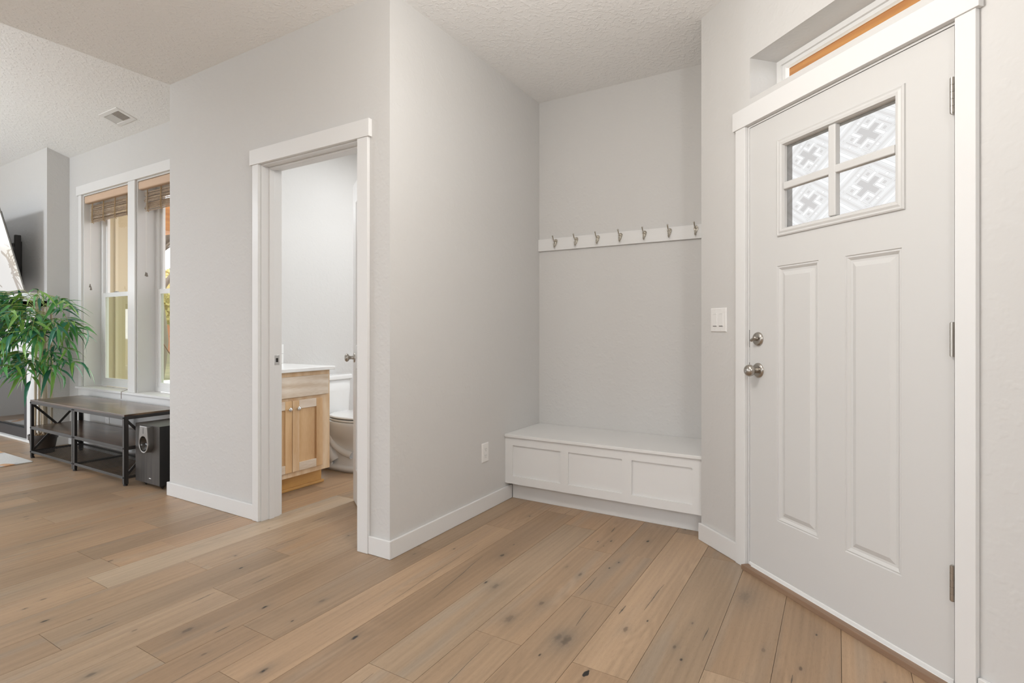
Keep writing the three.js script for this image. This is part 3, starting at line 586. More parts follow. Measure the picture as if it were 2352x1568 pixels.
// ---------- living room windows ----------
{
  const c = struct('trim_3', null, null, 'white casing and sill around the pair of living room windows', 'window casing');
  const z0 = WW, z1 = WW + 0.018;
  part('side_casing', rbox(-6.144, -6.086, 0.57, 2.365, z0, z1, 0.002), TRIM, c);
  part('side_casing', rbox(-4.202, -4.144, 0.57, 2.365, z0, z1, 0.002), TRIM, c);
  part('mullion_casing', rbox(-5.203, -5.085, 0.57, 2.365, z0, z1, 0.002), TRIM, c);
  part('head_casing', rbox(-6.179, -4.109, 2.365, 2.451, z0, z1 + 0.005, 0.002), TRIM, c);
  part('sill', rbox(-6.179, -4.109, 0.55, 0.57, WW - 0.13, WW + 0.032, 0.003), TRIM, c);
  part('apron', rbox(-6.144, -4.144, 0.476, 0.55, z0, z1, 0.002), TRIM, c);
  part('lower_moulding', rbox(-6.15, -4.138, 0.466, 0.476, z0, z1 + 0.006, 0.002), TRIM, c);
  const names = ['left living room window with a raised bamboo shade', 'right living room window beside the hall wall'];
  WIN.forEach(([a, b], i) => {
    const w = struct('window_' + (i + 2), null, null, names[i], 'window');
    const x0 = a + 0.012, x1 = b - 0.012, zf = WW - 0.14;
    part('jamb_liner', [box(x0 - 0.0115, x0, 0.57, 2.365, zf, WW), box(x1, x1 + 0.0115, 0.57, 2.365, zf, WW), box(x0, x1, 2.353, 2.365, zf, WW)], TRIM, w);
    const ring = (X0, X1, Y0, Y1, t, za, zb) => extrude(rect(X0, X1, Y0, Y1), [rect(X0 + t, X1 - t, Y0 + t, Y1 - t)], zb - za).translate(0, 0, za);
    part('window_frame', ring(x0, x1, 0.57, 2.353, 0.035, zf - 0.05, zf), VINYL, w);
    const ls = part('lower_sash', ring(x0 + 0.035, x1 - 0.035, 0.605, 1.452, 0.04, zf - 0.022, zf - 0.003), VINYL, w);
    part('glass_pane', new THREE.PlaneGeometry(x1 - x0 - 0.15, 0.767).translate((x0 + x1) / 2, 1.0285, zf - 0.013), SCREENPANE, ls);
    const us = part('upper_sash', ring(x0 + 0.035, x1 - 0.035, 1.415, 2.318, 0.036, zf - 0.046, zf - 0.024), VINYL, w);
    part('glass_pane', new THREE.PlaneGeometry(x1 - x0 - 0.142, 0.831).translate((x0 + x1) / 2, 1.8665, zf - 0.035), PANE, us);
    part('sash_lock', [rbox(x0 + 0.25, x0 + 0.31, 1.452, 1.462, zf - 0.02, zf - 0.004, 0.003)], std([0.35, 0.34, 0.33], 0.4), w);
    // bamboo blind
    const bl = thing('bamboo_blind', ['raised bamboo roman shade in the left window', 'raised bamboo roman shade in the right window beside the hall wall'][i], 'blind', 'bamboo shades in the living room windows');
    const VAL = std([0.62, 0.44, 0.31], 0.6);
    part('valance', [rbox(x0 + 0.006, x1 - 0.004, 2.283, 2.352, WW - 0.045, WW - 0.002, 0.012, 3)], VAL, bl, 'smooth tan wooden valance');
    const slats = [], BMB = std([1, 1, 1], 0.7); BMB.map = bambooTex();
    for (let k = 0; k < 13; k++) {
      const y = 2.116 + k * 0.0125, dz = rr(-0.006, 0.006), tilt = rr(-0.25, 0.25);
      slats.push(xf(new THREE.BoxGeometry(x1 - x0 - 0.03, 0.008, 0.022), (x0 + x1) / 2 + rr(-0.003, 0.003), y, WW - 0.058 + dz, 0.5 + tilt, 0, rr(-0.003, 0.003)));
    }
    for (const g of slats) { const uv = g.attributes.uv, p = g.attributes.position; for (let q = 0; q < uv.count; q++) uv.setXY(q, p.getX(q) * 1.2, p.getY(q) * 9 + p.getZ(q) * 9); }
    const sl = part('slats', slats, BMB, bl, 'gathered thin bamboo slats'); sl.userData.kind = 'stuff';
    const TIE = std([0.42, 0.29, 0.15], 0.8);
    for (const tx of [0.07, 0.29, 0.51, 0.73]) part('tie_cord', [tube([V(x0 + tx, 2.285, WW - 0.04), V(x0 + tx + 0.004, 2.2, WW - 0.036), V(x0 + tx - 0.002, 2.11, WW - 0.04), V(x0 + tx + 0.01, 2.098, WW - 0.05)], 0.0028, 12, 5), tube([V(x0 + tx + 0.012, 2.285, WW - 0.04), V(x0 + tx + 0.009, 2.2, WW - 0.037), V(x0 + tx + 0.013, 2.11, WW - 0.04)], 0.0022, 10, 5)], TIE, bl);
    const px = i ? x0 + 0.075 : x0 + 0.055, py = i ? 1.575 : 1.52;
    const CORD = std([0.75, 0.73, 0.68], 0.7), TASSEL = std([0.2, 0.17, 0.14], 0.5);
    part('pull_cord', [tube([V(px, 2.28, WW - 0.03), V(px, 1.9, WW - 0.03), V(px, py, WW - 0.03)], 0.0009, 4, 5), tube([V(px + 0.012, 2.28, WW - 0.03), V(px + 0.012, 1.9, WW - 0.03), V(px + 0.012, py - 0.006, WW - 0.03)], 0.0009, 4, 5)], CORD, bl);
    if (!i) {                                            // long brown cord hanging at the mullion
      part('long_cord', tube([V(-5.262, 2.28, WW - 0.04), V(-5.26, 1.4, WW - 0.04), V(-5.262, 0.75, WW - 0.04), V(-5.265, 0.59, WW - 0.02), V(-5.266, 0.576, WW + 0.036), V(-5.268, 0.51, WW + 0.038)], 0.0022, 30, 5), std([0.16, 0.1, 0.05], 0.7), bl);
      part('cord_tassel', lathe([[0, 0.03], [0.006, 0.026], [0.009, 0], [0.011, -0.024], [0, -0.027]], 14).translate(-5.262, 0.71, WW - 0.04), std([0.1, 0.045, 0.02], 0.5), bl);
    }
    for (const k of [0, 1]) part('tassel', lathe([[0, 0.012], [0.004, 0.01], [0.005, 0], [0.008, -0.012], [0.0085, -0.02], [0, -0.021]], 12).translate(px + 0.018 * k - 0.003, py - 0.006 * k - (i ? 0 : k * 0.02), WW - 0.03), TASSEL, bl);
  });
}
var bambooT;
function bambooTex() {
  return bambooT ??= texture(512, 256, (u, v, o) => { const g = clamp(0.5 + 0.5 * N(u * 3, v * 60, 3) + 0.3 * N(u * 40, v * 9, 6)); for (let k = 0; k < 3; k++) o[k] = lerp([0.17, 0.115, 0.07][k], [0.5, 0.38, 0.27][k], g); });
}

// ---------- fireplace, television, soundbar ----------
{
  const f = thing('fireplace', 'white mantel fireplace with pale stone surround and dark glass front', 'fireplace');
  const z = BF + 0.0003, XR = BUMPX + 0.022, XL = -9.14;
  part('mantel_shelf', rbox(XL, XR, 1.388, 1.444, z, z + 0.13, 0.003), TRIM, f);
  part('bed_moulding', [rbox(XL, XR - 0.012, 1.372, 1.388, z, z + 0.105, 0.002), extrude([[0, 1.32], [0.03, 1.32], [0.05, 1.335], [0.085, 1.372], [0, 1.372]], [], XR - 0.03 - XL).rotateY(-Math.PI / 2).applyMatrix4(new THREE.Matrix4().set(-1, 0, 0, 0, 0, 1, 0, 0, 0, 0, 1, 0, 0, 0, 0, 1)).translate(XL, 0, z)], TRIM, f);
  part('frieze_board', rbox(XL, -6.51, 1.312, 1.345, z, z + 0.032, 0.002), TRIM, f);
  part('pilaster', [rbox(-6.79, -6.515, 0.0005, 1.312, z, z + 0.02, 0.002), rbox(-6.76, -6.55, 0.12, 1.25, z + 0.02, z + 0.026, 0.002)], TRIM, f);
  const STONE = std([1, 1, 1], 0.25);
  STONE.map = texture(512, 256, (u, v, o) => { const n = N(u * 5, v * 5, 2) + 0.5 * N(u * 14, v * 14, 5), vein = 1 - sm(0.0, 0.09, Math.abs(n)); const g = 0.74 - 0.16 * vein + 0.05 * N(u * 40, v * 40, 1); o[0] = g; o[1] = g * 0.995; o[2] = g; });
  for (let i = 0; i < 4; i++) part('stone_tile', box(-6.7915 - (i + 1) * 0.5, -6.7935 - i * 0.5, 0.868, 1.195, z, z + 0.012), STONE, f);
  const LOUVER = std([0.12, 0.12, 0.125], 0.45, { metalness: 0.4 });
  for (let i = 0; i < 3; i++) part('louver', xf(rbox(-8.74, -6.805, 0, 0.036, -0.004, 0.004, 0.002), 0, 0.748 + i * 0.039, z + 0.006, -0.2), LOUVER, f);
  part('firebox_frame', extrude(rect(-8.745, -6.805, 0.035, 0.742), [rect(-8.66, -6.88, 0.13, 0.69)], 0.02).translate(0, 0, z - 0.008), std([0.045, 0.045, 0.05], 0.4, { metalness: 0.3 }), f);
  part('glass_front', box(-8.67, -6.87, 0.12, 0.70, z - 0.02, z - 0.012), BLACKGLOSS, f, 'dark reflective firebox glass');
  part('hearth_trim', rbox(-9.1, -6.52, 0.0005, 0.022, z + 0.001, z + 0.022, 0.004), TRIM, f);

  const sb = thing('soundbar', 'black soundbar below the fireplace mantel', 'soundbar');
  part('housing', rbox(-7.9, -6.86, 1.2, 1.31, z + 0.001, z + 0.075, 0.012, 3), BLACKGLOSS, sb);
  part('indicator_light', rbox(-7.41, -7.378, 1.211, 1.217, z + 0.0745, z + 0.0765, 0.0005), std([0.85, 0.85, 0.85], 0.4), sb, 'small white front mark');

  const tv = thing('television', 'wall-mounted flat television tilted down above the mantel', 'television');
  const g = new THREE.Group(); g.name = 'display'; g.position.set(-6.432, 1.458, -1.995); g.rotation.x = 13.6 * Math.PI / 180; tv.add(g);
  const tw = 1.45, th = 0.83;
  part('bezel', extrude(rect(-tw, 0, 0, th), [rect(-tw + 0.006, -0.006, 0.012, th - 0.006)], 0.01).translate(0, 0, -0.01), std([0.3, 0.295, 0.285], 0.35, { metalness: 0.6 }), g);
  part('back_cover', rbox(-tw + 0.09, -0.09, 0.05, th - 0.09, -0.045, -0.0095, 0.01), BLACK, g);
  const cw = 1024, chh = 590, cv = document.createElement('canvas'); cv.width = cw; cv.height = chh;
  const q = cv.getContext('2d');
  q.fillStyle = '#f4f2f0'; q.fillRect(0, 0, cw, chh);
  q.fillStyle = '#7c93ad'; q.fillRect(0, 0, cw, 130);
  q.fillStyle = '#f4f2f0'; q.beginPath(); q.moveTo(0, 118); for (let x = 0; x <= cw; x += 32) q.lineTo(x, 112 + 22 * N(x * 0.02, 3.1)); q.lineTo(cw, 220); q.lineTo(0, 220); q.fill();
  q.strokeStyle = '#b3a7a0'; q.fillStyle = '#b3a7a0';
  const limb = (pts, w0, w1) => { for (let i = 0; i + 1 < pts.length; i++) { q.lineCap = 'round'; q.lineWidth = lerp(w0, w1, i / pts.length); q.beginPath(); q.moveTo(...pts[i]); q.lineTo(...pts[i + 1]); q.stroke(); } };
  const tree = (x, y, s) => {
    limb([[x, y], [x - 14 * s, y - 70 * s], [x - 6 * s, y - 140 * s], [x - 30 * s, y - 200 * s], [x - 80 * s, y - 230 * s]], 34 * s, 12 * s);
    for (let k = 0; k < 26; k++) { const a = rr(-0.6, 1.1), L = rr(30, 110) * s, bx = x + rr(-40, 20) * s, by = y - rr(60, 240) * s; limb([[bx, by], [bx + L * 0.5 * Math.cos(a), by + L * 0.5 * Math.sin(a) - 6], [bx + L * Math.cos(a), by + L * Math.sin(a)]], rr(6, 18) * s, 2); }
  };
  tree(935, 590, 1.15); tree(560, 590, 1.0); tree(220, 590, 1.2);
  for (let k = 0; k < 14; k++) limb([[rr(600, 1020), rr(170, 330)], [rr(700, 1024), rr(170, 330)]], 4, 2);
  const st = new THREE.CanvasTexture(cv); st.colorSpace = THREE.SRGBColorSpace;
  const SCR = phys([0.03, 0.03, 0.03], 0.12, { emissiveMap: st, clearcoat: 0.6, clearcoatRoughness: 0.05 }); SCR.emissive.setRGB(1, 1, 1); SCR.emissiveIntensity = 0.8;
  part('screen', new THREE.PlaneGeometry(tw - 0.016, th - 0.021).translate(-tw / 2, th / 2 + 0.0025, -0.006), SCR, g, 'lit screen showing pale snow scene with grey branches');
  const mo = part('wall_mount', [rbox(-7.55, -6.97, 1.62, 1.98, z, z + 0.02, 0.003), rbox(-6.985, -6.955, 1.56, 2.04, z + 0.01, z + 0.06, 0.006), rbox(-7.55, -7.52, 1.56, 2.04, z + 0.01, z + 0.06, 0.006)], METAL, tv);
  for (const g of [bar(V(-6.97, 1.94, z + 0.05), V(-6.97, 1.9, -1.92), 0.03, 0.006), bar(V(-7.53, 1.94, z + 0.05), V(-7.53, 1.9, -1.92), 0.03, 0.006), bar(V(-6.97, 1.62, z + 0.05), V(-6.97, 1.6, -2.03), 0.03, 0.006)]) part('mount_arm', g, METAL, tv);
}
// ---------- ceiling vent on the slope ----------
{
  const v = thing('ceiling_vent', 'white air vent on the sloped living room ceiling', 'vent');
  const a = -Math.atan(0.31); v.position.set(-4.987, vy(-2.135) - 0.0005, -2.135); v.rotation.x = a + Math.PI / 2; // local z looks down
  const hw = 0.15, hh = 0.0785;
  part('frame', [rectProfile(-hw, hw, -hh, hh, [[0, 0], [0.003, 0.005], [0.03, 0.008], [0.034, 0.002]], false)], PLATE, v);
  part('backing', new THREE.PlaneGeometry(0.232, 0.089).translate(0, 0, 0.0006), DARKGAP, v);
  part('closed_damper', rbox(-0.116, -0.002, -0.0445, 0.0445, 0.0008, 0.004, 0.001), std([0.62, 0.61, 0.59], 0.5), v);
  for (let i = 0; i < 9; i++) part('louver', xf(new THREE.BoxGeometry(0.108, 0.0012, 0.007), 0.058, -0.04 + i * 0.01, 0.0045, 0.7), std([0.4, 0.36, 0.32], 0.5), v);
}
// ---------- media bench ----------
{
  const b = thing('media_bench', 'long black metal and brown wood bench under the windows', 'bench');
  const x0 = -5.955, x1 = -4.309, zf = -1.885, zb = -2.262, t = 0.028, xm = -5.1245;
  const leg = (x, z, sx, sz) => [rbox(Math.min(x, x + sx * t), Math.max(x, x + sx * t), 0.012, 0.487, Math.min(z, z + sz * 0.004), Math.max(z, z + sz * 0.004), 0.001, 1), rbox(Math.min(x, x + sx * 0.004), Math.max(x, x + sx * 0.004), 0.012, 0.487, Math.min(z, z + sz * t), Math.max(z, z + sz * t), 0.001, 1)];
  const foot = (x, z) => cyl(0.014, 0.013, 0.012, x, 0.0065, z, 16);
  for (const [x, z, sx, sz] of [[x0, zf, 1, -1], [x1, zf, -1, -1], [x0, zb, 1, 1], [x1, zb, -1, 1]]) { const l = part('leg', leg(x, z, sx, sz), METAL, b); part('foot', foot(x + sx * 0.014, z + sz * 0.014), BLACK, l); }
  const ml = part('middle_leg', [...leg(xm - 0.0005, zf, -1, -1), ...leg(xm + 0.0005, zf, 1, -1)], METAL, b); part('foot', foot(xm, zf - 0.014), BLACK, ml);
  const mb = part('middle_leg', [...leg(xm - 0.0005, zb, -1, 1), ...leg(xm + 0.0005, zb, 1, 1)], METAL, b); part('foot', foot(xm, zb + 0.014), BLACK, mb);
  const rails = (y0, y1, name) => {
    part(name, rbox(x0, x1, y0, y1, zf - 0.006, zf - 0.0005, 0.001, 1), METAL, b);
    part(name, rbox(x0, x1, y0, y1, zb + 0.0005, zb + 0.006, 0.001, 1), METAL, b);
    part(name, rbox(x0 + 0.0005, x0 + 0.006, y0, y1, zb + 0.006, zf - 0.006, 0.001, 1), METAL, b);
    part(name, rbox(x1 - 0.006, x1 - 0.0005, y0, y1, zb + 0.006, zf - 0.006, 0.001, 1), METAL, b);
  };
  rails(0.466, 0.49, 'top_rail'); rails(0.25, 0.275, 'shelf_rail'); rails(0.047, 0.066, 'lower_rail');
  const woodUV = (g) => { const p = g.attributes.position, uv = g.attributes.uv; for (let i = 0; i < p.count; i++) uv.setXY(i, p.getX(i) * 0.6, p.getZ(i) * 1.6); return g; };
  part('bench_top', woodUV(rbox(x0 + 0.001, x1 - 0.001, 0.488, 0.502, zb - 0.004, zf - 0.001, 0.002)), SHELFWOOD, b, 'mottled brown wood top');
  part('middle_shelf', woodUV(rbox(x0 + 0.007, x1 - 0.007, 0.262, 0.274, zb + 0.007, zf - 0.007, 0.001)), SHELFWOOD, b, 'brown wood shelf');
  // mesh shelf
  const wires = [], W0 = x0 + 0.007, W1 = x1 - 0.007, D = -zb + zf - 0.014, st = 0.024;
  for (let s = W0 - D; s < W1; s += st) {
    const a = Math.max(s, W0), c = Math.min(s + D, W1); if (c - a < 0.01) continue;
    wires.push(bar(V(a, 0.06, zf - 0.007 - (a - s)), V(c, 0.06, zf - 0.007 - (c - s)), 0.0015, 0.0016), bar(V(a, 0.0622, zb + 0.007 + (a - s)), V(c, 0.0622, zb + 0.007 + (c - s)), 0.0015, 0.0016));
  }
  const ms = part('mesh_shelf', wires, METAL, b, 'black wire mesh shelf'); ms.userData.kind = 'stuff';
  part('mesh_support', rbox(xm - 0.012, xm + 0.012, 0.045, 0.058, zb + 0.006, zf - 0.006, 0.001), METAL, b);
  for (const x of [x0 + 0.012, x1 - 0.012]) {
    part('cross_brace', bar(V(x, 0.47, zf - 0.01), V(x, 0.06, zb + 0.01), 0.018, 0.004), METAL, b);
    part('cross_brace', bar(V(x + 0.004, 0.47, zb + 0.01), V(x + 0.004, 0.06, zf - 0.01), 0.018, 0.004), METAL, b);
  }
  for (const x of [x0 + 0.014, xm - 0.012, xm + 0.012, x1 - 0.014]) for (const y of [0.478, 0.263, 0.057]) part('bolt', new THREE.SphereGeometry(0.006, 10, 6, 0, Math.PI * 2, 0, Math.PI / 2).rotateX(Math.PI / 2).translate(x, y, zf), BLACK, b);
}
// ---------- subwoofer ----------
{
  const s = thing('subwoofer', 'dark wood-grain floor speaker beside the hall wall corner', 'speaker');
  const x0 = -4.298, x1 = -3.972, y0 = 0.032, y1 = 0.438, zf = -1.952, zb = -2.285;
  const cab = box(x0, x1, y0, y1, zb, zf);
  { const uv = cab.attributes.uv; for (let i = 0; i < uv.count; i++) uv.setXY(i, uv.getX(i) * 1.5, uv.getY(i) * 1.5); }
  part('cabinet', cab, ASH, s);
  const panel = [box(x1 + 0.0002, x1 + 0.001, y0, y1, zb, zf - 0.001)];
  part('side_panel', panel, ASHDARK, s, 'plain black side');
  const hx = (x0 + x1) / 2 + 0.028, hy = 0.314;
  const shape = new THREE.Shape(); shape.moveTo(hx - 0.045, y1 - 0.004); shape.lineTo(hx - 0.061, hy); shape.absarc(hx, hy, 0.061, Math.PI, 2 * Math.PI, false); shape.lineTo(hx + 0.045, y1 - 0.004); shape.closePath();
  const hole = new THREE.Path(); hole.absarc(hx, hy, 0.055, 0, Math.PI * 2, true); shape.holes.push(hole);
  part('port_surround', new THREE.ExtrudeGeometry(shape, { depth: 0.038, bevelEnabled: true, bevelSize: 0.002, bevelThickness: 0.002, bevelSegments: 2, curveSegments: 24 }).translate(0, 0, zf), std([0.3, 0.29, 0.28], 0.22, { metalness: 0.85 }), s, 'tear-shaped silver grey port surround');
  part('port', lathe([[0.055, 0.036], [0.049, 0.02], [0.036, 0.004], [0.024, 0.001], [0, 0.001]], 36).rotateX(Math.PI / 2).translate(hx, hy, zf), BLACKGLOSS, s, 'black horn-shaped port');
  part('emblem_mark', [rbox(hx - 0.001, hx + 0.001, 0.385, 0.425, zf + 0.0395, zf + 0.0412, 0.0005)], BLACK, s);
  part('badge', rbox(hx - 0.004, hx + 0.022, 0.066, 0.0715, zf, zf + 0.0012, 0.0004), std([0.75, 0.75, 0.75], 0.4), s, 'small white badge');
  for (const x of [x0 + 0.075, x1 - 0.03]) for (const z of [zf - 0.035, zb + 0.05]) part('spike_foot', new THREE.ConeGeometry(0.026, 0.0315, 4).rotateX(Math.PI).translate(x, 0.0163, z), BLACK, s);
}
// ---------- rug ----------
{
  const RUG = std([1, 1, 1], 0.95);
  RUG.map = texture(1024, 512, (u, v, o) => {
    const a = N(u * 9, v * 6, 1) + 0.5 * N(u * 22, v * 16, 3), b = N(u * 12 + 5, v * 9, 7) + 0.4 * N(u * 40, v * 30, 2), f = 0.08 * N(u * 300, v * 200, 4);
    const or = sm(0.28, 0.5, a), gr = sm(0.2, 0.6, b);
    for (let k = 0; k < 3; k++) o[k] = lerp(lerp([0.68, 0.67, 0.65][k], [0.33, 0.35, 0.37][k], gr * 0.75), [0.62, 0.3, 0.1][k], or * 0.8) + f;
  });
  const g = rbox(-8.6, -5.745, 0.0006, 0.009, -1.84, 0.55, 0.004);
  { const p = g.attributes.position, uv = g.attributes.uv; for (let i = 0; i < p.count; i++) uv.setXY(i, p.getX(i) / 2.8, p.getZ(i) / 1.4); }
  tag(part(numbered('area_rug'), g, RUG, scene), 'pale abstract rug with orange and grey patches', 'rug');
}
// ---------- potted bamboo ----------
{
  const P = thing('potted_bamboo', 'artificial bamboo plant in a dark pot beside the fireplace', 'plant');
  const px = -6.13, pz = -2.035;
  part('pot', lathe([[0, 0.001], [0.078, 0.001], [0.098, 0.125], [0.105, 0.127], [0.108, 0.168], [0.098, 0.168], [0.095, 0.145], [0, 0.145]], 36).translate(px, 0, pz), std([0.045, 0.034, 0.027], 0.5), P, 'dark brown round pot');
  part('moss', [lathe([[0, 0.162], [0.06, 0.16], [0.094, 0.15]], 24).translate(px, 0, pz), ...Array.from({ length: 26 }, () => xf(new THREE.IcosahedronGeometry(rr(0.008, 0.016), 0), px + rr(-0.065, 0.065), 0.163, pz + rr(-0.06, 0.06)))], std([0.2, 0.13, 0.07], 0.95), P).userData.kind = 'stuff';
  const CANE = std([0.5, 0.42, 0.32], 0.55), TWIG = std([0.3, 0.36, 0.1], 0.6);
  const canes = [];
  for (let i = 0; i < 8; i++) {
    const a = i * 0.9 + 0.3, r = 0.03 + 0.035 * (i % 3) / 2, bx = px + r * Math.cos(a), bz = pz + r * Math.sin(a) * 0.9, H = rr(1.14, 1.38), lx = rr(-0.03, 0.05), lz = rr(-0.03, 0.04);
    const pts = [V(bx, 0.155, bz), V(bx + lx * 0.4, H * 0.5, bz + lz * 0.4), V(bx + lx, H, bz + lz)];
    const gs = [tube(pts, rr(0.0075, 0.0105), 14, 8)];
    const c = new THREE.CatmullRomCurve3(pts);
    for (let k = 1; k < 7; k++) { const p = c.getPoint(k / 7 + rr(-0.02, 0.02)); gs.push(new THREE.TorusGeometry(0.0098, 0.0016, 5, 12).rotateX(Math.PI / 2).translate(p.x, p.y, p.z)); }
    part('cane', gs, CANE, P); canes.push(c);
  }
  const LEAF = [[0.05, 0.21, 0.06], [0.09, 0.3, 0.08], [0.035, 0.17, 0.1], [0.19, 0.38, 0.07]].map((c) => phys(c, 0.24, { side: THREE.DoubleSide, specularIntensity: 0.9 }));
  const blade = (L, w, bend) => {
    const pos = [], idx = [], n = 6;
    for (let i = 0; i <= n; i++) {
      const t = i / n, hw = w * Math.pow(Math.sin(Math.PI * Math.pow(t, 0.62)), 0.9) * 0.5, x = L * t, y = -bend * t * t * L;
      pos.push(x, y + hw * 0.35, -hw, x, y, 0, x, y + hw * 0.35, hw);
    }
    for (let i = 0; i < n; i++) for (let k = 0; k < 2; k++) { const a = i * 3 + k; idx.push(a, a + 1, a + 3, a + 1, a + 4, a + 3); }
    const g = new THREE.BufferGeometry(); g.setAttribute('position', new THREE.Float32BufferAttribute(pos, 3)); g.setIndex(idx); g.computeVertexNormals();
    g.setAttribute('uv', new THREE.Float32BufferAttribute(new Float32Array(pos.length / 3 * 2), 2));
    return g;
  };
  const blades = [blade(0.15, 0.024, 0.3), blade(0.18, 0.027, 0.45), blade(0.13, 0.022, 0.2), blade(0.2, 0.028, 0.6)];
  const leaves = [], twigs = [];
  const ok = (p) => p.z > WW + 0.05 && !(p.x < BUMPX + 0.04 && p.z < -1.985) && !(p.y < 0.52 && p.x > -5.99);
  const nB = 84;
  for (let b = 0; b < nB; b++) {
    const c = canes[b % canes.length], tt = clamp(0.55 + 0.45 * Math.pow(rnd(), 0.9)), p0 = c.getPoint(tt);
    let az, tip, pts, tries = 0;
    do {
      az = p0.y < 0.9 ? Math.PI + rr(-0.7, 1.0) * (rnd() < 0.65 ? 1 : -1) + (rnd() < 0.4 ? Math.PI : 0) : rr(-Math.PI, Math.PI);
      const len = rr(0.24, 0.56) * (p0.y < 0.75 ? 0.9 : 1), rise = rr(0.04, 0.2), drop = rr(0.02, 0.2) + (p0.y > 1.15 ? -0.04 : 0);
      const d = V(Math.cos(az), 0, Math.sin(az));
      pts = [p0, p0.clone().addScaledVector(d, len * 0.35).add(V(0, rise * 0.8, 0)), p0.clone().addScaledVector(d, len * 0.7).add(V(0, rise * 0.7, 0)), p0.clone().addScaledVector(d, len).add(V(0, rise - drop, 0))];
      tip = p0.clone().addScaledVector(d, len + 0.1);
    } while (!ok(tip) && ++tries < 40);
    if (tries >= 40) continue;
    const cr = new THREE.CatmullRomCurve3(pts);
    twigs.push([pts, p0]);
    const nL = 7 + Math.floor(rnd() * 5);
    for (let i = 0; i < nL; i++) {
      const t = 0.45 + 0.55 * (i / (nL - 1)), p = cr.getPoint(t), tan = cr.getTangent(t), side = i % 2 ? 1 : -1, last = i === nL - 1;
      const yaw = -Math.atan2(tan.z, tan.x) + (last ? 0 : side * rr(0.3, 0.95)), pitch = rr(-0.7, 0.3) + (last ? -0.25 : 0), roll = rr(-0.6, 0.6), sc = rr(0.8, 1.2);
      const m = new THREE.Matrix4().compose(p, new THREE.Quaternion().setFromEuler(new THREE.Euler(roll, yaw, pitch, 'YZX')), V(sc, sc, sc));
      const g = Math.floor(rnd() * 4), e = V(0.16, -0.04, 0).applyMatrix4(m);
      if (!ok(e)) continue;
      leaves.push({ m, g, c: Math.floor(rnd() * 4), d: p.distanceTo(camera.position) + rr(0, 0.15) });
    }
  }
  for (const [pts] of twigs) part('branch', tube(pts, 0.0024, 10, 5), TWIG, P);
  leaves.sort((a, b) => a.d - b.d);
  leaves.slice(0, 290).forEach((l) => { const o = part('leaf', blades[l.g], LEAF[l.c], P); o.applyMatrix4(l.m); });
  const rest = leaves.slice(290);
  if (rest.length) {
    const byTone = LEAF.map((_, c) => mergeGeometries(rest.filter((l) => l.c === c).map((l) => blades[l.g].clone().applyMatrix4(l.m))));
    const o = new THREE.Mesh(mergeGeometries(byTone, true), LEAF);
    o.name = 'rear_foliage'; o.userData.kind = 'stuff'; o.castShadow = o.receiveShadow = true; P.add(o);
  }
  console.log('leaves', leaves.length, 'branches', twigs.length);
}

